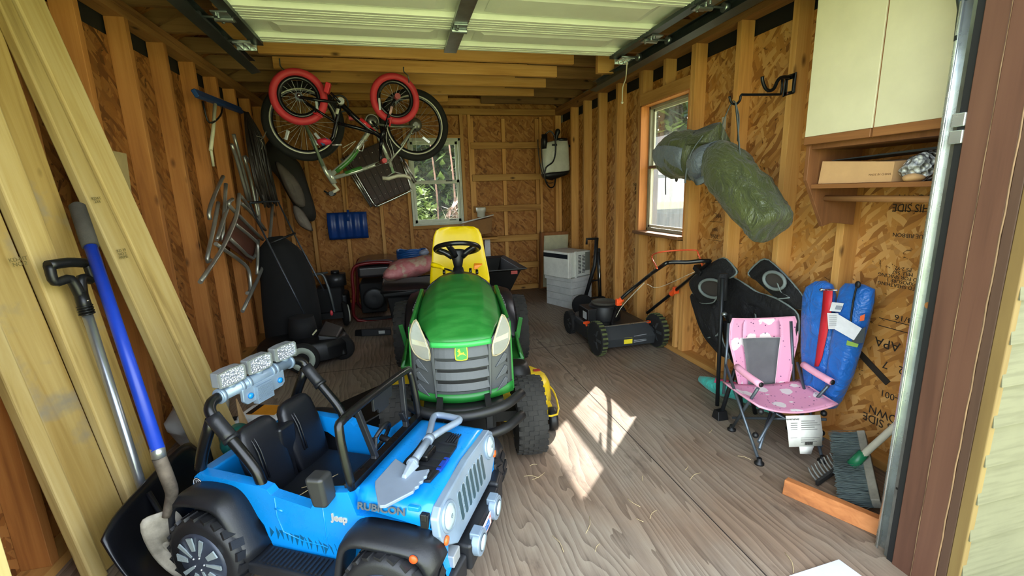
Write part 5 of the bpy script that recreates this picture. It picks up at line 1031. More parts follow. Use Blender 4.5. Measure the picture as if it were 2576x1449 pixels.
obj('rear_door', G().loft([[V((1.45, 3.06, .05)), V((1.88, 3.06, .05))], [V((1.46, 3.03, .12)), V((1.87, 3.03, .12))], [V((1.48, 3.12, .205)), V((1.85, 3.12, .205))]], caps=False, ringclosed=False, sm=False), plain('#33373a', .5), mw, solid=.008)
obj('silver_edge', G().beam(V((1.47, 3.10, .21)), V((1.85, 3.10, .214)), .012, .006), M['alu'], mw); obj('warning_label', G().bx(1.605, 1.675, 3.03, 3.034, .075, .125).T(MX.Identity(4)), plain('#e8d32a', .5), mw)
for i in range(5): obj('rib', G().beam(V((1.69, 3.036, .08+.012*i)), V((1.80, 3.04, .085+.012*i)), .006, .006), M['grey'], mw)
en = obj('engine', G().lathe([(.135, .0), (.14, .07), (.125, .125), (.10, .135)], (1.60, 3.38, .19), (0, 0, 1), 28).bx(1.42, 1.56, 3.3, 3.5, .19, .30), M['black'], mw, bev=.008)
obj('recoil_cover', G().lathe([(.105, 0), (.108, .014), (.09, .022), (.088, .006), (.02, .01)], (1.60, 3.38, .322), (0, 0, 1), 28), plain('#4b463c', .8, vary=.4), en); obj('engine_label', G().bx(1.418, 1.422, 3.33, 3.40, .21, .27), plain('#b9bec0', .5), en)
for p in ((1.47, 3.12, .19), (1.86, 3.13, .20), (1.40, 3.28, .20)): obj('height_lever', G().box(p, (.05, .03, .018), MX.Rotation(.4, 3, 'Z')).cyl(V(p)+V((0, 0, -.03)), V(p), .008), M['orange'], mw, bev=.003)
A0, A1, A2 = V((1.465, 3.13, .20)), V((1.535, 2.98, .43)), V((1.565, 2.50, .80)); B0, B1, B2 = V((1.835, 3.14, .22)), V((1.875, 2.95, .44)), V((1.955, 2.53, .845))
A1 = atz(1556, 760, .42); A2 = atz(1672, 664, .80); B0 = atz(1628, 787, .24); B2 = atz(1790, 655, .82); Am = atz(1618, 705, .60); Bm = atz(1700, 730, .5)
obj('handle', G().tube([A1+V((0, .12, -.22)), A1, Am, A2+(Am-A2)*.12, A2+V((.04, .01, .005)), (A2+B2)/2, B2-V((.04, 0, .0)), B2+(Bm-B2)*.12, Bm, B0], .0125, 10, 5), M['black_g'], mw)
for p, q in ((A1, Am), (Bm, B0)): obj('clip', G().tube([p+(q-p)*-.02, p+(q-p)*.15], .022, 8).box(p, (.04, .03, .05)), M['orange'], mw, bev=.004)
d0 = A2+V((-.03, .03, -.03)); obj('dead_man_bar', G().tube([d0, atz(1640, 645, .80), atz(1668, 633, .86), atz(1745, 629, .86), atz(1757, 640, .84), B2+(Bm-B2)*.2], .005, 7, 4), plain('#e05a35', .35), mw)
obj('cable', G().tube([B2+(Bm-B2)*.3+V((-.02, 0, 0)), Am+V((.1, -.05, -.05)), Am+V((.03, 0, -.03))], .0018, 5, 4).tube([Am+V((.01, .0, -.02)), A1+V((.05, .02, -.03)), A1+V((.02, .08, -.14))], .003, 5, 4), plain('#c9c3ae', .6), mw)
obj('throttle_box', G().box(B2+(Bm-B2)*.28, (.05, .08, .035), MX.Rotation(.5, 3, 'X')), M['black'], mw, bev=.005)
# hand truck
ht_ = thing('hand_truck', 'black folding hand truck standing between the mower and the white crate', 'hand truck', (2.0, 4.55, 0)); hx, hy = 1.90, 4.20
obj('frame', G().tube([(hx-.14, hy, .12), (hx-.02, hy-.0, .50), (hx+.0, hy, .78)], .02, 8).tube([(hx+.06, hy+.04, .12), (hx+.03, hy+.03, .66)], .019, 8).beam((hx-.12, hy, .16), (hx+.08, hy+.03, .16), .03, .012).beam((hx-.07, hy, .34), (hx+.04, hy+.03, .34), .02, .01), M['black'], ht_)
obj('handle', G().tube([(hx+.005, hy, .76), (hx-.02, hy, .77), (hx-.115, hy-.02, .775), (hx-.118, hy-.02, .72)], .012, 8), M['black'], ht_); obj('slider', G().box((hx+.03, hy+.02, .65), (.03, .03, .035)).box((hx+.07, hy+.03, .13), (.07, .05, .06)), M['black'], ht_, bev=.004); obj('rod', G().cyl((hx+.02, hy-.01, .14), (hx+.035, hy-.01, .56), .004), M['chrome'], ht_)
for x in (hx-.17,): 
    w_ = obj('wheel', G().lathe([(.065, -.02), (.10, -.02), (.11, -.01), (.11, .01), (.10, .02), (.065, .02)], (x, hy-.05, .11), (.35, 1, 0), 26), M['rubber'], ht_); obj('spokes', G().lathe([(.066, -.01), (.03, -.006), (.004, -.012), (.004, .012), (.03, .006), (.066, .01)], (x, hy-.05, .11), (.35, 1, 0), 20), plain('#3d3f42', .5), w_)
obj('toe_plate', G().bx(hx-.2, hx+.1, hy-.03, hy+.09, .012, .022), M['black'], ht_)
# crate, air conditioner, leaning cupboard door
cr = thing('white_crate', 'white painted wooden crate under the air conditioner', 'crate', (1.775, 4.66, 0)); cw = plain('#c7c8c4', .6, vary=.12)
R15 = MX.Rotation(.42, 3, 'Z')
def rbx(c, d, R=R15): return G().box(c, d, R)
cc_ = V((1.775, 4.66, .14)); 
for i in range(4): obj('slat', rbx(cc_+V((0, 0, -.103+.074*i)), (.31, .40, .072)), cw, cr, bev=.003)
obj('lid', rbx(cc_+V((0, 0, .174)), (.34, .43, .045)), cw, cr, bev=.004)
ac = thing('air_conditioner', 'white window air conditioner resting on the white crate', 'air conditioner', (1.775, 4.66, .34)); aw = plain('#d3d5cc', .5, vary=.06); c0 = V((1.775, 4.66, .475))
obj('cabinet', rbx(c0, (.29, .37, .27)), aw, ac, bev=.008); obj('front_bezel', rbx(c0+R15 @ V((-.175, 0, -.0)), (.05, .39, .28)), plain('#dcdcd4', .45), ac, bev=.01)
obj('control_strip', rbx(c0+R15 @ V((-.204, -.0, .095)), (.004, .37, .045)), plain('#20242b', .3), ac); obj('side_flange', rbx(c0+R15 @ V((-.085, -.19, .0)), (.016, .02, .285)), aw, ac)
for j in range(2):
    g = G()
    for i in range(13): g.box(c0+R15 @ V((-.02+.06*j, -.1865, .09-.0155*i)), (.042, .004, .007), R15)
    obj('louvre', g, plain('#2c2e2e', .7), ac)
obj('coil_grille', rbx(c0+R15 @ V((.10, -.1855, .02)), (.07, .003, .2)), plain('#77796f', .6), ac)
dr = thing('cupboard_door', 'cream cupboard door with a wooden edge leaning behind the air conditioner', 'cupboard door', (1.95, 5.45, 0)); Rt = MX.Rotation(.10, 3, 'X') @ MX.Rotation(-.12, 3, 'Z')
obj('frame', G().box((1.905, 5.50, .375), (.38, .022, .74), MX.Rotation(.12, 3, 'X')), wood('door_edge', '#a06a3c', '#8a5831', '#664023', 2, False), dr, bev=.003); obj('panel', G().box((1.915, 5.486, .365), (.335, .01, .68), MX.Rotation(.12, 3, 'X')), plain('#cfcba6', .5), dr); obj('door_side', G().box((1.708, 5.50, .375), (.02, .05, .74), MX.Rotation(.12, 3, 'X')), M['walnut'], dr)
# backpack sprayer
sp = thing('backpack_sprayer', 'white backpack sprayer with black straps hanging in the back right corner', 'sprayer', M=MX.Translation((1.785-.915*1.95, 5.10-.915*5.50, 1.25*.085)) @ MX.Diagonal((.915, .915, .915, 1)))
def srect(z, w, d, cx=1.95, cy=5.50):
    return [V((cx+w*(_c(a)*abs(_c(a))**-.45 if abs(_c(a)) > .02 else 0), cy+d*(_s(a)*abs(_s(a))**-.45 if abs(_s(a)) > .02 else 0), z+.02*(_c(a)))) for a in [2*math.pi*(k+.5)/24 for k in range(24)]]
obj('tank', G().loft([srect(1.475, .175, .085), srect(1.50, .18, .09), srect(1.78, .165, .09), srect(1.84, .155, .08), srect(1.855, .12, .06)]), plain('#c3c4b4', .45, vary=.12), sp)
obj('base', G().loft([srect(1.40, .05, .03), srect(1.43, .16, .08), srect(1.48, .185, .092)]), M['black'], sp); obj('cap', G().cyl((2.03, 5.49, 1.85), (2.03, 5.49, 1.885), .075), M['black'], sp); obj('pump', G().cyl((1.80, 5.46, 1.76), (1.80, 5.46, 1.93), .036), M['black'], sp)
obj('grip', G().tube([(1.955, 5.46, 1.80), (1.955, 5.46, 1.90), (1.975, 5.46, 1.965), (1.99, 5.46, 1.985)], [.02, .022, .034, .02], 10, 3), M['black'], sp); obj('clip', G().box((1.91, 5.405, 1.80), (.06, .02, .022)), M['black'], sp); obj('embossed_label', G().bx(1.88, 1.93, 5.404, 5.41, 1.66, 1.73), plain('#d4d5c8', .4), sp)
for pts, w in (([(1.755, 5.44, 1.88), (1.745, 5.42, 1.75), (1.76, 5.42, 1.55), (1.80, 5.44, 1.40)], .012), ([(1.715, 5.46, 1.87), (1.715, 5.44, 1.70), (1.75, 5.44, 1.50), (1.82, 5.45, 1.36), (1.90, 5.45, 1.35)], .012)): obj('strap', G().tube(pts, w, 6, 4, flat=.4), M['black'], sp)
obj('hose', G().tube([(1.80, 5.42, 1.93), (1.86, 5.40, 1.96), (1.91, 5.39, 1.88), (1.915, 5.385, 1.72), (1.88, 5.385, 1.60), (1.79, 5.39, 1.53), (1.78, 5.40, 1.40), (1.84, 5.42, 1.30), (1.91, 5.44, 1.31), (1.94, 5.46, 1.42)], .009, 7, 5), M['black_g'], sp)
obj('hanger', G().cyl((1.95, 5.58, 1.80), (1.95, 5.62, 1.80), .01).cyl((1.95, 5.60, 1.80), (2.17, 5.55, 1.80), .012), M['black'], sp)
# stuff under the back window
bxs = thing('moving_box', 'tilted brown cardboard box on the wall below the back window, beside the yellow seat', 'box', (.93, 5.5, .72)); obj('box_body', G().hexa([V((.70, 5.38, .73)), V((1.06, 5.38, .78)), V((1.06, 5.60, .78)), V((.70, 5.60, .73)), V((.74, 5.38, .90)), V((1.08, 5.38, .96)), V((1.08, 5.60, .96)), V((.74, 5.60, .90))]), plain('#8f6538', .8, vary=.1), bxs, bev=.003)
obj('flap', G().hexa([V((.66, 5.37, .885)), V((1.09, 5.37, .962)), V((1.09, 5.40, .962)), V((.66, 5.40, .885)), V((.66, 5.37, .893)), V((1.09, 5.37, .968)), V((1.09, 5.40, .968)), V((.66, 5.40, .893))]), plain('#8f6538', .8), bxs)
tag(obj('support_plank', G().bx(.62, 1.15, 5.40, 5.60, .70, .722), M['plate_x'], bev=.002), 'plank shelf holding the cardboard box below the back window', 'shelf plank')
tag(obj('white_strip', G().beam((.72, 5.42, .912), (1.10, 5.42, .992), .06, .010), plain('#c7c6bd', .5), bev=.002), 'pale plastic strip lying across the cardboard box below the window', 'strip')
pv = thing('pipe_fitting', 'white plastic pipe coupling standing on the pale strip below the back window', 'pipe coupling', (.955, 5.45, .965)); obj('sleeve', G().lathe([(.046, .0), (.046, .06), (.058, .065), (.06, .11), (.052, .112), (.05, .05)], (.955, 5.43, .972), (0, 0, 1), 26), plain('#d6d4c4', .4), pv)
tag(obj('white_post', G().bx(1.005, 1.075, 5.55, 5.60, .35, .72), plain('#d7d9d8', .4), bev=.003), 'short white board upright on the back wall right of the yellow seat', 'board')
# poly dump cart behind the tractor
dc = thing('dump_cart', 'black plastic dump cart tray showing behind the right of the yellow seat', 'dump cart', (.75, 4.35, 0)); pb = plain('#0f1011', .5, vary=.25)
def trect(z, x0, x1, y0, y1): return [V((x0, y0, z)), V((x1, y0, z)), V((x1, y1, z)), V((x0, y1, z))]
obj('tray', G().loft([trect(.30, .55, .93, 4.05, 4.6), trect(.56, .42, 1.03, 3.92, 4.75), trect(.575, .38, 1.08, 3.88, 4.8)], sm=False, caps=False).add(trect(.30, .55, .93, 4.05, 4.6), [(0, 1, 2, 3)]), pb, dc, solid=.012, bev=.004); obj('tongue', G().beam((.55, 3.75, .25), (.72, 4.3, .27), .04, .04).beam((.93, 4.1, .27), (.93, 4.6, .27), .03, .04), M['black'], dc)
for x in (.52, .96): obj('wheel', G().lathe([(.04, -.04), (.15, -.04), (.17, -.02), (.17, .02), (.15, .04), (.04, .04)], (x, 4.45, .17), (1, 0, 0), 24), M['rubber'], dc)
obj('red_reflector', G().bx(.93, .99, 3.885, 3.90, .53, .56), plain('#9c2f2b', .4), dc)
# dark tub with the pink sack left of the tractor
tu = thing('plastic_tub', 'tall black plastic tub standing left of the tractor with a pink sack on top', 'tub', (.0, 4.05, 0)); obj('wall', G().loft([trect(.0, -.10, .16, 3.78, 4.16), trect(.45, -.15, .24, 3.70, 4.25), trect(.46, -.18, .27, 3.67, 4.28), trect(.50, -.185, .275, 3.665, 4.285)], sm=False), pb, tu, bev=.012); obj('rim', G().tube(trect(.50, -.185, .275, 3.665, 4.285), .014, 8, closed=True), pb, tu)
sk = NT('printed_sack'); _n = sk.noise(sk.coord((1, 1, 1), False), 9, 4); sk.bump(sk.noise(sk.coord((1, 1, 1), False), 16, 3).outputs[0], .6, .02); sk.out(sk.ramp(_n.outputs[0], [(.42, '#b9a08a'), (.5, '#b5666a'), (.62, '#c07f7e')]), .55)
sa = thing('seed_sack', 'crumpled pink and tan sack lying on the black tub left of the yellow seat', 'sack', (.03, 4.05, .51)); g = G().loft([[V((-.16+.42*t+.02*_s(a), 4.02+.14*_c(a)*(1-.3*abs(2*t-1)**4), .60+.06*t+.085*_s(a)*(1-.5*abs(2*t-1)**6))) for a in [2*math.pi*k/18 for k in range(18)]] for t in [i/12 for i in range(13)]]); obj('body', g.wob(.022, 9, 4), sk.mat, sa)
ho = thing('hose_coil', 'blue hose coiled on top of the generator behind the pink sack', 'hose', (-.02, 4.75, .55)); obj('coil', G().tube([(.10+.15*_c(a), 4.8+.1*_s(a), .615+.010*a/3+.012*_s(3*a)) for a in [i*.35 for i in range(70)]], .014, 7), plain('#1c4e8c', .4), ho); obj('grey_end', G().ell((.21, 4.72, .67), (.06, .04, .035)).wob(.012, 20), plain('#7d8496', .4), ho)
# generator
ge = thing('generator', 'portable generator in a dark red tube frame against the back wall', 'generator', (-.28, 4.95, 0)); rd = plain('#6e1518', .35, .2, vary=.2)
for y in (4.72, 5.25): obj('frame_loop', G().tube([(-.50, y, .02), (-.51, y, .3), (-.50, y, .52), (-.42, y, .59), (-.15, y, .59), (-.06, y, .52), (-.05, y, .3), (-.06, y, .02)], .017, 10, 4, closed=True), rd, ge)
for x in (-.42, -.14): obj('cross_bar', G().cyl((x, 4.72, .588), (x, 5.25, .588), .016), rd, ge)
obj('tank', G().bx(-.46, -.1, 4.76, 5.2, .44, .56), plain('#2a2426', .35), ge, bev=.03, seg=3); obj('engine', G().bx(-.46, -.2, 4.8, 5.15, .06, .38), M['black_m'], ge, bev=.02); obj('fan_cover', G().lathe([(.11, 0), (.115, .03), (.09, .04), (.02, .03)], (-.32, 4.79, .22), (0, -1, 0), 24), plain('#2e2f31', .4, .4), ge); obj('panel', G().bx(-.17, -.07, 4.74, 4.78, .08, .42), plain('#5a5b5c', .5), ge, bev=.003); obj('top_cover', G().loft([[V((-.46, y, .60)), V((-.36, y, .625)), V((-.16, y, .625)), V((-.06, y, .60))] for y in (4.74, 5.2)], sm=False), plain('#3a2326', .2, .3), ge); obj('foot_rail', G().bx(-.5, -.06, 4.72, 4.76, .0, .03), M['black'], ge)
tag(obj('floor_part', G().hexa([V((-.49, 4.22, 0)), V((-.42, 4.18, 0)), V((-.16, 4.14, 0)), V((-.16, 4.25, 0)), V((-.48, 4.22, .06)), V((-.42, 4.19, .07)), V((-.16, 4.15, .05)), V((-.16, 4.24, .05))]), M['black'], bev=.006), 'low black plastic attachment lying on the floor left of the tub', 'attachment'); _fp = [o for o in bpy.data.objects if o.name == 'floor_part'][0]
obj('white_label', G().hexa([V((-.27, 4.155, .02)), V((-.215, 4.147, .02)), V((-.215, 4.144, .02)), V((-.27, 4.152, .02)), V((-.27, 4.165, .045)), V((-.215, 4.158, .045)), V((-.215, 4.152, .045)), V((-.27, 4.16, .045))]), plain('#b8bbb5', .5), _fp)
# tiller / engine unit
ti = thing('garden_tiller', 'small engine tiller with grey tube frame and a white-rimmed wheel beside the generator', 'tiller', (-.78, 4.75, 0))
obj('engine', G().bx(-.86, -.62, 4.68, 4.95, .12, .38), M['black_m'], ti, bev=.02); obj('engine_top', G().cyl((-.68, 4.82, .38), (-.68, 4.82, .50), .10), plain('#2f2f30', .35, .3), ti); obj('frame', G().tube([(-.92, 4.68, .12), (-.92, 4.68, .42), (-.90, 4.68, .50), (-.80, 4.68, .53), (-.76, 4.68, .48), (-.72, 4.66, .3), (-.70, 4.66, .10)], .014, 8, 4).tube([(-.92, 4.9, .12), (-.92, 4.9, .5), (-.76, 4.9, .5)], .013, 8), plain('#5f6564', .4, .5), ti); obj('fuel_cap', G().cyl((-.68, 4.82, .5), (-.68, 4.82, .53), .04), M['black'], ti)
wh = obj('wheel', G().lathe([(.05, -.02), (.11, -.022), (.125, 0), (.11, .022), (.05, .02)], (-.60, 4.62, .125), (1, .25, 0), 24), M['rubber'], ti); obj('white_rim', G().lathe([(.09, .0), (.085, .014), (.02, .02)], (-.578, 4.626, .125), (1, .25, 0), 22), plain('#c9c9b6', .5), wh); obj('guard', G().bx(-.72, -.58, 4.72, 5.0, .06, .3), M['black'], ti, bev=.03); obj('axle_box', G().bx(-.9, -.62, 4.62, 4.72, .08, .14), M['black'], ti)
# ---------------------------------------------------------------- leaning lumber, front left corner
LP0, LP1, LP2 = V((-1.08, 1.63, 0)), V((-.90, 2.33, 0)), V((-1.2, 2.15, 2.0)); LN = (LP1-LP0).cross(LP2-LP0).normalized()
if LN.x < 0: LN = -LN
def plx(y, z, off=0.): return V((LP0.x-((y-LP0.y)*LN.y+z*LN.z)/LN.x, y, z))+LN*off
def plank(lab, yb0, yb1, yt0, yt1, mat, off=0., t=.038, zt=2.13, zb=0.):
    if yb0 < 2: k = min(1.9, zt)/2.13; yt0 = yb0+(yt0-yb0)*k; yt1 = yb1+(yt1-yb1)*k; zt = min(1.9, zt)
    a = [plx(yb0, zb, off), plx(yb1, zb, off), plx(yt0, zt, off), plx(yt1, zt, off)]; d = LN*-t
    o = bpy.data.objects.new('lumber_board', bpy.data.meshes.new('lumber_board')); C.objects.link(o)
    # its own frame: z along the board so the grain follows it
    zax = ((a[2]+a[3])-(a[0]+a[1])).normalized(); xax = (a[1]-a[0]); xax = (xax-zax*xax.dot(zax)).normalized(); yax = zax.cross(xax); org = (a[0]+a[1])/2
    M_ = framem(org, xax, yax, zax); o.matrix_world = M_; Mi = M_.inverted()
    vs = [a[0]+d, a[1]+d, a[1], a[0], a[2]+d, a[3]+d, a[3], a[2]]
    lift = -min(p.z for p in vs); vs = [p+V((0, 0, lift)) if i < 4 else p for i, p in enumerate(vs)]
    o.data.from_pydata([tuple(Mi @ p) for p in vs], [], [(0, 3, 2, 1), (4, 5, 6, 7), (0, 1, 5, 4), (1, 2, 6, 5), (2, 3, 7, 6), (3, 0, 4, 7)]); o.data.materials.append(mat)
    m = o.modifiers.new('bevel', 'BEVEL'); m.width = .006; m.segments = 2
    INV[o.name] = Mi
    return tag(o, lab, 'lumber board', 'yellowish boards leaning on the left wall')
pt, pts_ = M['pt'], M['pt_s']
L1 = plank('narrow yellowish board leaning leftmost in the row by the opening', 1.578, 1.628, 1.60, 1.652, pt, .012, zt=1.3)
L2 = plank('wide yellowish board with grey stains, second from the left of the leaning row', 1.64, 1.775, 1.662, 1.775, pts_, -.010, zt=1.3)
L3 = plank('yellowish board directly behind the D-handle of the snow shovel', 1.785, 1.860, 1.79, 1.886, pt, .010)
L4 = plank('yellowish board behind the blue shovel handle and its grey grip', 1.872, 1.955, 1.908, 2.03, pts_, -.034)
L5 = plank('yellowish board just right of the blue shovel, beside the dark gap', 2.165, 2.292, 1.985, 2.03, pt, .004)
L6 = plank('yellowish board at the right end of the leaning row', 2.30, 2.41, 2.035, 2.15, pt, .012)
ink2 = plain('#7b6c3e', .8)
def bstamp(p, s, size, board):
    n = LN; u = V((0, 1, 0)); u = (u-n*u.dot(n)).normalized(); v = n.cross(u); text('stamp', s, size, framem(tuple(p+n*.014), tuple(u), tuple(v), tuple(n)), ink2, board)
for (x, y), s, sz, b in (((300, 640), 'KD 19\nNO 2\nPRIME', .016, L5), ((235, 505), 'KDAT\n2X4', .015, L5), ((38, 660), 'KD-HT\nNO 2', .018, L2)): bstamp(atpl(x, y, LP0, LN), s, sz, b)
pc = thing('cardboard_sheet', 'plain tan cardboard sheet standing behind the leaning boards on the left wall', 'panel', (-1.25, 2.5, 1.1)); obj('sheet', G().hexa([V((-1.247, 2.36, 1.1)), V((-1.243, 2.36, 1.1)), V((-1.243, 2.575, 1.1)), V((-1.247, 2.575, 1.1)), V((-1.257, 2.36, 1.50)), V((-1.253, 2.36, 1.50)), V((-1.253, 2.645, 1.49)), V((-1.257, 2.645, 1.49))]), plain('#b39d6c', .8), pc)
# snow shovel with a big black blade
bA, bB = V((-.985, 1.50, .26)), V((-.955, 2.06, .27)); bC, bD = V((-.80, 1.40, .012)), V((-.66, 1.98, .012))
ss = thing('snow_shovel', 'snow shovel with a black D-handle, bare metal shaft and a wide black blade', 'snow shovel', (-.85, 1.7, 0))
def blade(u, v):
    e = bA.lerp(bB, u); f = bC.lerp(bD, u); t = v; p = e.lerp(f, t); n = V((-.6, .1, -.75)); cr = .10*_s(math.pi*t)*(.9); ed = (abs(2*u-1))**6
    return p+n*cr*(1-.75*ed)+V((0, 0, -.035*ed*(1-t)))
obj('blade', G().grid(blade, 26, 14), plain('#121318', .3, vary=.15), ss, solid=.008)
obj('blade_rib', G().tube([blade(.42, .98)+V((.004, 0, .012)), blade(.42, .55)+V((.004, 0, .012)), blade(.42, .1)+V((.004, 0, .012))], .01, 8), plain('#16171c', .3), ss)
tp = atpl(213, 770, LP0+LN*.075, LN); bt = atpl(362, 1240, LP0+LN*.045, LN); dn = (bt-tp).normalized()
obj('shaft', G().tube([tp, bt, bt+dn*.22], .0155, 14), plain('#aab0b8', .3, .8, vary=.08), ss)
gA = atpl(120, 668, LP0+LN*.075, LN); gB = atpl(222, 662, LP0+LN*.075, LN); gm_ = tp-dn*.02
obj('grip', G().tube([gm_-dn*.01, gm_-dn*.075+(gA-gB)*.14, gA+dn*.055+(gB-gA)*.04, gA+(gB-gA)*.03], [.018, .016, .014, .015], 10, 4).tube([gm_-dn*.01, gm_-dn*.075+(gB-gA)*.14, gB+dn*.06-(gB-gA)*.04, gB-(gB-gA)*.03], [.018, .016, .014, .015], 10, 4).tube([gA, (gA+gB)/2-dn*.006, gB], .0165, 12, 3), plain('#131416', .4, vary=.2), ss)
obj('collar', G().tube([gm_-dn*.03, gm_+dn*.05], [.019, .021], 14), plain('#131416', .4), ss); obj('rivet', G().ell(gm_+V((.02, -.01, .0)), .004), M['chrome'], ss)
for k in range(4): obj('thread', G().torus(gm_+dn*(.02+.009*k), dn, .0205, .0028, 20, 6), plain('#131416', .4), ss)
# digging shovel
ds = thing('digging_shovel', 'long shovel with a blue handle, dark foam grip and dirty steel blade', 'shovel', (-.85, 1.55, 0))
t0 = atpl(192, 512, LP0+LN*.045, LN); t3 = atz(398, 1132, .50); d_ = (t3-t0).normalized(); t1 = t0+d_*((atpl(236, 655, LP0+LN*.045, LN)-t0).dot(d_))
hb_ = obj('handle', G().tube([t1, t3], .0185, 16), plain('#1b3fb5', .35, vary=.1), ds); obj('foam_grip', G().tube([t0, t0+d_*.012, t1-d_*.03, t1+d_*.004], [.012, .0235, .0245, .0235], 16), plain('#4a4640', .9, vary=.25, bump=.4), ds)
n0 = atz(400, 1150, .475); nk = atz(428, 1262, .315); n1 = atz(418, 1195, .41)
obj('ferrule', G().tube([t3-d_*.01, n0], .0195, 16), plain('#b9bdbd', .3, .8), ds); obj('neck', G().tube([n0, n1, atz(432, 1235, .35), nk, atz(418, 1300, .27)], [.019, .019, .018, .016, .012], 12, 4), plain('#6f645a', .7, .3, vary=.5), ds)
sb = [atz(*a) for a in ((352, 1320, .275), (400, 1290, .285), (443, 1285, .27), (470, 1330, .19), (478, 1420, .05), (448, 1452, .02), (385, 1400, .13))]
c_ = sum(sb, V((0, 0, 0)))/7; g = G(); ring = catmull(sb, 4, True); g.loft([[c_+(p-c_)*k+V((-.012*(1-k*k), 0, -.02*(1-k*k))) for p in ring] for k in (.15, .5, .8, 1)], caps=False); g.add([c_+(p-c_)*.15+V((-.012, 0, -.02)) for p in ring], [tuple(range(len(ring)))])
obj('blade', g, plain('#a19a8e', .65, .15, vary=.35, bump=.2), ds, solid=.004)
# odds and ends behind the boards and the toy car
gbag = thing('white_rubbish_bag', 'crumpled white plastic bag behind the blue shovel and the toy car', 'plastic bag', (-1.0, 2.45, 0)); obj('bag', G().ell((-1.10, 2.52, .15), (.12, .20, .15), nu=22, nv=14).wob(.05, 9, 2), plain('#b6b6b0', .45, vary=.1), gbag)
tt = thing('teal_box', 'teal and green plastic packs in the dark gap beside the toy car', 'plastic packs', (-.86, 2.25, 0)); obj('pack', G().ell((-.80, 2.12, .19), (.07, .10, .06)).wob(.015, 14), plain('#1c6f6a', .35), tt); obj('tray', G().bx(-.84, -.62, 2.02, 2.25, 0, .13), M['black'], tt, bev=.02); obj('carry_loop', G().tube([(-.86, 2.0, .12), (-.865, 2.0, .26), (-.83, 2.02, .30), (-.78, 2.02, .27), (-.75, 2.02, .13)], .011, 8, 4), M['black'], tt)
jg = thing('white_jug', 'white plastic jug with an orange label lying behind the toy car seats', 'jug', (-.38, 2.0, 0)); jx = MX.Rotation(-.35, 3, 'Z')
obj('jug_body', G().box((-.58, 2.42, .055), (.26, .17, .11), jx), plain('#d9dbdc', .35), jg, bev=.03, seg=3); obj('orange_label', G().box((-.57, 2.415, .111), (.16, .11, .004), jx), plain('#d08a24', .5), jg); obj('dark_label', G().box((-.635, 2.44, .1115), (.035, .11, .004), jx), M['black'], jg); obj('black_cap', G().cyl((-.72, 2.38, .06), (-.78, 2.40, .05), .048), M['black'], jg); obj('sprayer_body', G().cyl((-.80, 2.32, .052), (-.70, 2.34, .052), .05), plain('#d9dbdc', .35), jg)
jg.location += V((-.23, .17, 0))
st_ = thing('wood_stake', 'pointed pale wooden stake leaning by the right-hand boards', 'stake', (-.76, 2.4, 0)); obj('stake_body', G().hexa([V((-.83, 2.44, 0)), V((-.76, 2.42, 0)), V((-.76, 2.46, 0)), V((-.83, 2.48, 0)), V((-.85, 2.50, .28)), V((-.845, 2.495, .28)), V((-.845, 2.505, .28)), V((-.85, 2.51, .28))]), wood('stake_wood', '#d3b48a', '#c09f73', '#9d7c54', 2, False), st_)
st_.location += V((-.02, -.12, 0))
# ---------------------------------------------------------------- hanging on the left wall
dim = plain('#a9a9a1', .35, .75, vary=.15)
def trace(x, pts, r, o=(480, 200), s=1.907): return G().tube([atx(o[0]+a/s, o[1]+b/s, x) for a, b in pts], r, 9, 3)
lc = thing('folded_lawn_chair', 'folded aluminium lawn chair hanging sideways, its long arms pointing down', 'lawn chair', atx(560, 700, -1.14))
for x, pts in ((-1.08, [(232, 548), (222, 640), (195, 720), (140, 830), (45, 972)]), (-1.20, [(155, 465), (120, 540), (88, 630), (92, 672)]), (-1.17, [(168, 500), (160, 640), (150, 775)]), (-1.17, [(132, 590), (112, 700), (78, 860), (98, 866)]), (-1.10, [(200, 575), (182, 600), (250, 672), (345, 768)]), (-1.12, [(240, 592), (300, 650), (358, 722)]), (-1.10, [(212, 692), (300, 765), (322, 800), (318, 935)]), (-1.12, [(185, 760), (298, 858), (325, 770)]), (-1.10, [(120, 788), (255, 885), (282, 935), (285, 1010), (270, 1025)]), (-1.08, [(392, 600), (378, 760), (345, 900), (248, 1112)]), (-1.16, [(190, 580), (150, 690), (125, 770)])): obj('tube', trace(x, pts, .0125), dim, lc)
obj('webbing', G().add([atx(480+a/1.907, 200+b/1.907, -1.15) for a, b in ((215, 640), (330, 770), (290, 880), (150, 780))], [(0, 1, 2, 3)]), plain('#5e3324', .7), lc, solid=.006)
lc2 = thing('upright_lawn_chair', 'second folded aluminium lawn chair, upright on the wall under the blue squeegee', 'lawn chair', atx(620, 560, -1.2))
for x, pts in ((-1.15, [(195, 310), (225, 400), (275, 580)]), (-1.17, [(205, 262), (250, 430), (292, 595)]), (-1.13, [(255, 368), (290, 490), (315, 620), (322, 655)]), (-1.15, [(262, 370), (300, 420), (310, 480), (330, 690)]), (-1.15, [(240, 560), (270, 600), (345, 720)])): obj('tube', trace(x, pts, .013), dim, lc2)
obj('dark_strap', trace(-1.12, [(290, 592), (330, 588), (355, 590)], .010), M['black'], lc2)
sq = thing('roof_rake', 'blue-headed snow rake with a pale pole hung high on the left wall', 'snow rake', atx(555, 300, -1.2))
ha, hb2 = atx(490, 234, -1.16), atx(606, 278, -1.2); obj('head', G().beam(ha, hb2, .05, .028, (.9, 0, .4)), plain('#15407a', .4), sq, bev=.006); obj('head_tip', G().tube([hb2, atx(622, 287, -1.2)], [.012, .003], 8), M['black'], sq)
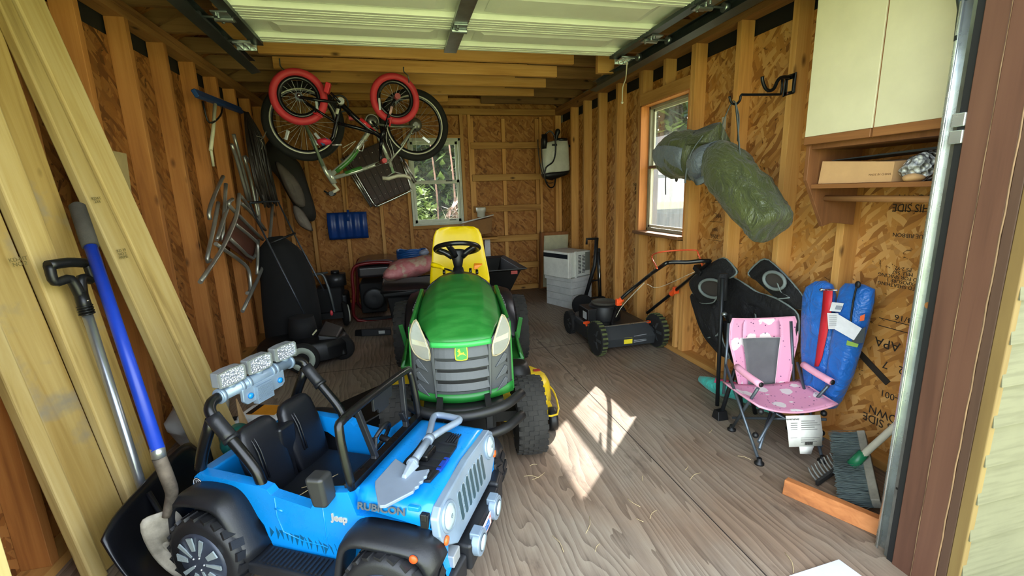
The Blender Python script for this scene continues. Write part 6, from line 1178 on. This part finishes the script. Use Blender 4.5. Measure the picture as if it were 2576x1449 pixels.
obj('pole', G().tube([atx(541, 262, -1.15), atx(536, 330, -1.15), atx(530, 378, -1.15)], .0115, 10).tube([atx(530, 372, -1.15), atx(537, 418, -1.16)], .0085, 10), plain('#c9c5a4', .45), sq); obj('brace', G().tube([atx(510, 255, -1.16), atx(522, 303, -1.15), atx(537, 307, -1.14), atx(555, 290, -1.16), atx(560, 270, -1.17)], .006, 7, 3), M['black'], sq)
cb = thing('cable_bundle', 'long bundle of dark cables draped from a nail on the left wall', 'cable bundle', (-1.15, 4.5, .9)); rnd = random.Random(31)
g = G()
for i in range(22):
    k = i/21; a0 = atx(616+8*k, 282+4*rnd.random(), -1.14); a1 = atx(622+44*k, 350+30*rnd.random(), -1.05-.03*rnd.random()); a2 = atx(640+42*k, 430+30*rnd.random(), -1.02-.04*rnd.random()); a3 = atx(660+38*k, 500+22*rnd.random(), -1.04-.04*rnd.random())
    obj('strand', G().tube([a0, a1, a2, a3], .009, 6, 4), plain('#2b2622', .5, vary=.3), cb)
tw = thing('twine', 'loop of white twine dangling beside the left bicycle wheel', 'twine', atx(665, 370, -1.0)); obj('string', G().tube([atx(a, b, -.98) for a, b in ((645, 342), (660, 345), (668, 335), (671, 325), (664, 345), (656, 352), (661, 362), (658, 375))], .0025, 5, 3), plain('#8d8778', .8), tw)
tarp = thing('folded_tarp', 'grey-brown folded canvas hanging in the back left corner behind the mower handle', 'canvas', (-1.0, 5.2, .7))
def tp_(P, y, mat, nm): 
    P_ = catmull([aty(480+a/1.907, 200+b/1.907, y) for a, b in P], 3, True); c = sum(P_, V((0, 0, 0)))/len(P_); g = G()
    g.loft([[c+(p-c)*k+V((0, -.05*(1-k*k)+.012*mnoise.noise(p*7*k), 0)) for p in P_] for k in (.2, .5, .8, 1)], caps=False); g.add([c+(p-c)*.2+V((0, -.048, 0)) for p in P_], [tuple(range(len(P_)))]); return obj(nm, g, mat, tarp, solid=.01)
tp_([(375, 290), (430, 330), (520, 400), (565, 520), (600, 640), (585, 680), (530, 660), (470, 560), (420, 470), (350, 380)], 5.15, plain('#262320', .8, vary=.3), 'dark_cover'); tp_([(405, 395), (470, 440), (530, 520), (548, 605), (505, 600), (455, 520)], 5.09, plain('#6a6158', .8, vary=.2), 'upper_fold'); tp_([(492, 605), (540, 635), (585, 725), (530, 705), (500, 660)], 5.09, plain('#7d746a', .8, vary=.2), 'lower_fold')
# black mower with the big grass bag, back left
bmw = thing('bagger_mower', 'black mower with a tall cloth grass bag and thin folded handle in the left corner', 'push mower', (-.85, 3.7, 0)); bbk = plain('#060607', .9, vary=.3)
def X_(a, b, y): return aty(480+a/1.907, 200+b/1.907, y)
obj('deck', G().loft([[V((-.80+.34*_c(a)*k, 3.68+.24*_s(a)*k, z)) for a in [2*math.pi*i/20 for i in range(20)]] for k, z in ((1, .05), (1, .15), (.9, .19), (.5, .21))]), M['black'], bmw, bev=.01); obj('engine', G().cyl((-.80, 3.68, .2), (-.80, 3.68, .36), .11, .09), M['black_m'], bmw)
obj('grass_bag', G().loft([[V((cx+w*_c(a), cy+d*_s(a), z)) for a in [2*math.pi*i/22 for i in range(22)]] for z, cx, cy, w, d in ((.06, -.93, 3.92, .17, .14), (.12, -.92, 3.95, .22, .19), (.35, -.92, 3.97, .22, .2), (.60, -.93, 3.99, .20, .19), (.78, -.95, 3.99, .17, .15), (.88, -.97, 3.99, .13, .10), (.95, -.98, 3.99, .06, .05))]).wob(.025, 6, 3), bbk, bmw)
obj('bag_frame', G().tube([X_(370, 790, 3.72), X_(440, 762, 3.76), X_(500, 738, 3.85)], .009, 7), M['black'], bmw)
obj('handle', G().tube([X_(545, 1125, 3.5), X_(375, 790, 3.6), X_(290, 610, 3.75), X_(300, 592, 3.78), X_(415, 585, 4.0), X_(425, 600, 4.02), X_(520, 790, 3.9), X_(640, 1012, 3.85)], .0065, 8, 3), plain('#3c4148', .35, .6), bmw)
for x, y, r, nm in ((-.76, 3.39, .115, 1), (-.52, 3.62, .095, 0), (-.95, 4.02, .1, 0)):
    w_ = obj('wheel', G().lathe([(r*.6, -.022), (r*.95, -.024), (r, -.01), (r, .01), (r*.95, .024), (r*.6, .022)], (x, y, r), (.1, 1, 0), 30), M['rubber'], bmw)
    if nm: obj('white_rim', G().lathe([(r*.82, -.012), (r*.78, -.024), (r*.42, -.024), (r*.40, -.012)], (x, y, r), (.1, 1, 0), 30).lathe([(r*.4, -.012), (r*.2, -.02), (.004, -.022)], (x, y, r), (.1, 1, 0), 24), plain('#a7b3a4', .5, vary=.1), w_)
obj('side_chute', G().hexa([V((-.66, 3.52, .05)), V((-.48, 3.56, .05)), V((-.46, 3.82, .05)), V((-.62, 3.85, .05)), V((-.68, 3.54, .24)), V((-.54, 3.57, .20)), V((-.52, 3.80, .22)), V((-.66, 3.82, .28))]), M['black'], bmw, bev=.015); obj('red_knob', G().ell(X_(675, 1120, 3.72), (.012, .012, .022)), plain('#b5323a', .4), bmw); obj('label', G().hexa([X_(582, 1222, 3.52), X_(586, 1228, 3.52), X_(606, 1205, 3.54), X_(602, 1198, 3.54)]+[p+V((0, -.004, 0)) for p in (X_(582, 1222, 3.52), X_(586, 1228, 3.52), X_(606, 1205, 3.54), X_(602, 1198, 3.54))]), plain('#b9b48a', .5), bmw)
# ---------------------------------------------------------------- on the back wall
bs = thing('blue_snow_shovel', 'dark blue snow shovel blade hanging handle-up on the back wall', 'snow shovel', (-.6, 5.55, .75)); q0, q1, q2, q3 = [aty(a, b, 5.58) for a, b in ((822, 536), (922, 532), (928, 597), (830, 603))]
def bsf(u, v): p = q0.lerp(q1, u).lerp(q3.lerp(q2, u), v); return p+V((0, -.03-.03*_s(math.pi*v)+.006*_c(u*2*math.pi*5), 0))
obj('blade', G().grid(bsf, 40, 10), plain('#123a80', .35), bs, solid=.006); obj('shaft', G().cyl(aty(876, 548, 5.52), aty(868, 440, 5.60), .0125), M['stud'], bs); obj('socket', G().cyl(aty(876, 556, 5.515), aty(875, 528, 5.53), .017, .014), plain('#123a80', .35), bs)
cl = thing('folding_lounger', 'folded lounge chair with brown slats and an aluminium frame hanging behind the bicycles', 'lounge chair', (-.1, 5.55, 1.0)); yy = 5.56
c4 = [aty(a, b, yy) for a, b in ((872, 392), (985, 345), (1032, 476), (945, 516))]
def cf(u, v, o=0.): return c4[0].lerp(c4[1], u).lerp(c4[3].lerp(c4[2], u), v)+V((0, o, 0))
for i in range(7): s_ = obj('slat', G().hexa([cf(i/7+.008, .02), cf((i+1)/7-.008, .02), cf((i+1)/7-.008, .98), cf(i/7+.008, .98)]+[p+V((0, .012, 0)) for p in (cf(i/7+.008, .02), cf((i+1)/7-.008, .02), cf((i+1)/7-.008, .98), cf(i/7+.008, .98))]), plain('#3b2019', .55, vary=.2), cl)
obj('slat_backing', G().hexa([cf(0, 0, .014), cf(1, 0, .014), cf(1, 1, .014), cf(0, 1, .014)]+[cf(0, 0, .02), cf(1, 0, .02), cf(1, 1, .02), cf(0, 1, .02)]), plain('#2a1712', .6), cl)
for i in range(5):
    for j in range(7): obj('rivet', G().ell(cf((j+.5)/7, .12+.19*i, -.004), (.006, .004, .006), nu=8, nv=6), M['chrome'], cl)
alf = plain('#c7c9c4', .25, .8); obj('frame', G().tube([cf(-.03, 0), cf(-.03, .92), cf(.0, 1.0), cf(.06, 1.03), cf(.94, 1.03), cf(1.0, 1.0), cf(1.03, .92), cf(1.03, 0)], .012, 9, 3), alf, cl)
for o_ in (-.08, -.13): obj('rail', G().tube([cf(o_, .0, .03), cf(o_, 1.0, .03)], .011, 8), alf, cl)
for a, b in (((1003, 395), (1042, 460)), ((1008, 390), (1047, 458))): obj('rail', G().tube([aty(*a, 5.53), aty(*b, 5.53)], .011, 8), alf, cl)
# ---------------------------------------------------------------- bicycles hung upside down from the joists
def bike_frame(hl, hr):
    a = hr-hl; a.z = 0; n = V((a.y, -a.x, 0)).normalized()
    if n.y > 0: n = -n
    return n
def bwheel(o, c, n, R, rt, tyre, rimc, spokes=20, rimw=.02, white=None):
    w = obj('wheel', G().torus(c, n, R-rt, rt, 56, 12), tyre, o); rr = R-2*rt
    obj('rim', G().lathe([(rr+.004, -rimw/2), (rr-.012, -rimw*.55), (rr-.026, -rimw*.3), (rr-.026, rimw*.3), (rr-.012, rimw*.55), (rr+.004, rimw/2)], c, n, 56, closed=True), rimc, w)
    if white: obj('rim_band', G().torus(c+V(n)*.012, n, rr-.001, .0075, 56, 8), white, w)
    u, v, nn = frame(n); g = G()
    for k in range(spokes): t = 2*math.pi*k/spokes; d = u*_c(t)+v*_s(t); g.cyl(c+nn*(.022 if k % 2 else -.022), c+d*(rr-.02), .0012, n=4, caps=False)
    obj('spokes', g, plain('#b8babb', .3, .8), w); obj('hub', G().cyl(c-nn*.05, c+nn*.05, .014).cyl(c-nn*.026, c-nn*.02, .028).cyl(c+nn*.02, c+nn*.026, .028), plain('#5c5f62', .3, .6), w); return w
hl, hr = EYE+ray(752, 244)*3.35, EYE+ray(994, 249)*3.62; bn = bike_frame(hl, hr)
def bp_(x, y, o=0.): return atpl(x, y, hl-bn*0+bn*o, bn)
bmx = thing('red_tyred_bike', 'small black kids bicycle with thick red tyres hanging upside down from the ceiling', 'bicycle', bp_(860, 340)); redt = plain('#c8323c', .6, vary=.1); bkp = plain('#15151a', .25, .2); redp = plain('#cf2b36', .3)
bwheel(bmx, hl, bn, .20, .028, redt, M['black_g']); bwheel(bmx, hr, bn, .195, .027, redt, M['black_g'])
def bt(nm, pts, r, m, off=0., n=10, k=0, o=bmx): return obj(nm, G().tube([bp_(x, y, off) for x, y in pts], r, n, k), m, o)
bt('chain_stay', [(752, 244), (800, 252), (856, 258)], .011, bkp, .05); bt('chain_stay', [(752, 244), (856, 258)], .011, bkp, -.05); bt('seat_stay', [(770, 260), (845, 308)], .0095, bkp, .05); bt('seat_stay', [(752, 246), (845, 308)], .0095, bkp, -.05)
bt('down_tube', [(856, 260), (895, 297), (925, 322), (955, 342)], .019, bkp); bt('down_tube_decal', [(905, 300), (930, 322)], .0205, redp); bt('top_tube', [(845, 309), (900, 322), (957, 340)], .014, bkp); bt('seat_tube', [(856, 260), (850, 290), (838, 345), (830, 356)], .0145, bkp); bt('seat_post', [(851, 274), (848, 288)], .016, plain('#c4c4b4', .4))
bt('frame_sticker', [(925, 318), (950, 338)], .0155, redp); bt('head_tube', [(968, 322), (958, 350)], .02, bkp); bt('fork', [(993, 250), (985, 265), (975, 300), (968, 325)], .0115, bkp, .055, k=2); bt('fork', [(993, 250), (975, 300), (968, 325)], .0115, bkp, -.055, k=2); bt('fork_decal', [(985, 268), (980, 288)], .0125, plain('#c9a0a0', .4), .056)
bt('stem', [(960, 345), (957, 376)], .014, bkp); bt('handlebar', [(957, 374), (958, 395), (956, 410)], .011, bkp, .0); hbx = bp_(955, 410); obj('bar', G().tube([hbx+bn*.24+V((0, 0, .0)), hbx+bn*.1, hbx, hbx-bn*.2], .011, 9), bkp, bmx); gr_ = obj('grip', G().cyl(hbx+bn*.13, hbx+bn*.27, .018), plain('#b5383a', .6), bmx)
obj('saddle', G().ell(bp_(816, 357), (.055, .05, .028)).wob(.006, 16), plain('#d9314b', .5), bmx); bt('saddle_band', [(808, 362), (826, 352)], .02, plain('#42689c', .5), .02, 8); bt('saddle_rail', [(835, 365), (860, 364)], .006, plain('#c9cac8', .3, .7)); obj('bottom_bracket', G().cyl(bp_(856, 258)-bn*.05, bp_(856, 258)+bn*.07, .026), plain('#9a9a90', .3, .7), bmx); obj('chainring', G().torus(bp_(856, 258)-bn*.04, bn, .06, .006), M['black'], bmx)
bt('crank', [(856, 258), (832, 233)], .009, bkp, .075); p_ = bp_(824, 222, .11); obj('pedal', G().box(p_, (.035, .06, .075), MX.Rotation(.35, 3, 'Y')), redp, bmx, bev=.006); bt('crank', [(856, 258), (882, 292)], .009, bkp, -.06); obj('pedal', G().box(bp_(884, 296, -.1), (.04, .06, .04)), redp, bmx, bev=.006); obj('axle_peg', G().cyl(hr+bn*.02, hr+bn*.12, .019).cyl(hr+bn*.115, hr+bn*.121, .022), plain('#a8484c', .4), bmx); obj('axle_nut', G().ell(hl+bn*.06, .014), M['chrome'], bmx)
bt('brake_lever', [(787, 283), (812, 295)], .005, redp, .06); bt('brake_caliper', [(975, 300), (985, 296), (980, 318)], .006, redp, .07)
for c, x, y in ((hl, 797, 266), (hr, 955, 262)): obj('reflector', G().box(bp_(x, y, .03), (.018, .02, .09)), plain('#cdd3d6', .2, .3), bmx, bev=.004)
# the larger bicycle behind it
h2l, h2r = EYE+ray(765, 306)*3.73, EYE+ray(1043, 315)*4.10; b2n = bike_frame(h2l, h2r)
def mp_(x, y, o=0.): return atpl(x, y, h2l+b2n*o, b2n)
mtb = thing('silver_green_bike', 'larger silver and green mountain bike hanging upside down behind the red-tyred one', 'bicycle', mp_(880, 420)); rimw = plain('#c9c8b4', .35, .3); silg = plain('#c3c9ba', .28, .5); grn = plain('#3f7a33', .3)
bwheel(mtb, h2l, b2n, .315, .031, M['rubber'], M['black_g'], 28, .022, rimw); bwheel(mtb, h2r, b2n, .315, .031, M['rubber'], M['black_g'], 28, .022, rimw)
def mt(nm, pts, r, m, off=0., k=0, n=10): return obj(nm, G().tube([mp_(x, y, off) for x, y in pts], r, n, k), m, mtb)
mt('fork_leg', [(765, 306), (790, 360), (812, 418)], .013, plain('#6f7f68', .35, .3), .05); mt('fork_leg', [(765, 306), (812, 418)], .013, plain('#6f7f68', .35, .3), -.05); mt('steerer', [(805, 400), (820, 432), (838, 460)], .019, silg); mt('head_tube', [(826, 428), (842, 462)], .022, silg)
mt('down_tube', [(833, 440), (880, 398), (905, 365), (938, 315)], .021, silg, 0, 3); mt('down_tube_stripe', [(845, 432), (880, 402), (900, 375)], .0215, grn, .004, 3); mt('top_tube', [(838, 448), (900, 430), (975, 403)], .017, silg); mt('top_tube_stripe', [(868, 436), (910, 422)], .0176, grn, .003); mt('seat_tube', [(936, 308), (960, 360), (985, 420)], .017, silg); mt('seat_stay', [(1043, 318), (1010, 372), (978, 408)], .009, silg, .05); mt('seat_stay', [(1043, 318), (978, 408)], .009, silg, -.05); mt('chain_stay', [(936, 310), (985, 318), (1043, 318)], .01, plain('#7d8279', .3, .5), .05); mt('chain_stay', [(936, 310), (1043, 318)], .01, plain('#7d8279', .3, .5), -.05)
mt('stem', [(838, 462), (850, 476), (828, 490)], .016, plain('#c9c4a8', .4)); sx_ = mp_(828, 488); obj('handlebar', G().tube([sx_+b2n*.28, sx_, sx_-b2n*.24], .012, 9), M['black_g'], mtb); obj('grip', G().cyl(sx_+b2n*.18, sx_+b2n*.3, .019), M['black'], mtb); mt('brake_lever', [(815, 480), (835, 492), (845, 486)], .007, M['black'], .2, 2)
mt('seat_post', [(984, 418), (990, 436)], .013, plain('#8fae86', .4)); obj('saddle', G().loft([[mp_(x, y, o)+V((0, 0, dz)) for o, dz in ((-w, 0), (-w*.5, -.018), (0, -.022), (w*.5, -.018), (w, 0), (w*.5, .012), (0, .014), (-w*.5, .012))] for x, y, w in ((962, 447, .018), (978, 448, .028), (1000, 441, .055), (1018, 441, .075), (1030, 446, .07), (1034, 450, .04))]), plain('#cfcab4', .5), mtb); mt('saddle_rail', [(975, 444), (992, 432), (1012, 438)], .005, plain('#c9cac8', .3, .7))
obj('chainring', G().torus(mp_(936, 305, .05), b2n, .055, .006).lathe([(.05, 0), (.02, .012), (.004, .012)], mp_(936, 305, .05), b2n, 22), plain('#a7a8a0', .3, .7), mtb); obj('crank', G().tube([mp_(936, 305, .08), mp_(953, 325, .085)], .01, 8), M['black'], mtb); obj('cassette', G().lathe([(.06, 0), (.05, .012), (.04, .02), (.02, .028)], h2r+b2n*.03, b2n, 26), plain('#8e8f88', .3, .8), mtb); obj('derailleur', G().tube([mp_(1045, 325, .06), mp_(1038, 338, .065), mp_(1030, 332, .065)], .009, 7), plain('#8e8f88', .3, .8), mtb)
mt('cable', [(972, 332), (972, 355), (980, 375), (985, 395), (975, 408)], .0028, plain('#d6d6cc', .5), .03, 3); mt('cable', [(980, 350), (990, 385), (985, 405), (968, 412)], .0028, plain('#d6d6cc', .5), .04, 3); mt('bottle_cage', [(892, 385), (905, 358), (915, 352), (912, 380), (898, 372), (925, 352)], .004, plain('#c9cac8', .25, .8), .03, 2); mt('bag_strap', [(862, 372), (880, 362), (895, 355), (888, 362), (862, 388)], .003, plain('#b9b39c', .6), .03, 2)
for x, y, a in ((722, 340, .35), (790, 355, -.8), (1072, 352, -.9), (800, 345, -.6)): obj('reflector', G().box(mp_(x, y, .02), (.025, .02, .08), MX.Rotation(a, 3, 'Y')), plain('#d6dade', .2, .3), mtb, bev=.004)
for (x, y, l, nm) in ((713, 180, 'left coated hook holding the rear red wheel at the joists', 0), (1024, 195, 'right coated hook holding the front red wheel at the joists', 1)):
    hk = thing('ceiling_hook', l, 'hook', atz(x, y, 2.25)); t = hl if nm == 0 else hr; q = V((t.x+(-.10 if nm == 0 else .085), t.y-.0, t.z+(.17 if nm == 0 else .165))); obj('shank', G().tube([q+V((0, 0, 2.25-q.z)), q+V((0, 0, .04)), q+V((.03, -.03, .0)), q+V((.03, -.0, -.045)), q+V((0, .02, -.05))], .005, 7, 3), plain('#6d6f6b', .3, .6), hk); obj('yellow_tip', G().ell(q+V((.0, .02, -.05)), .012), plain('#d59a2c', .5), hk)
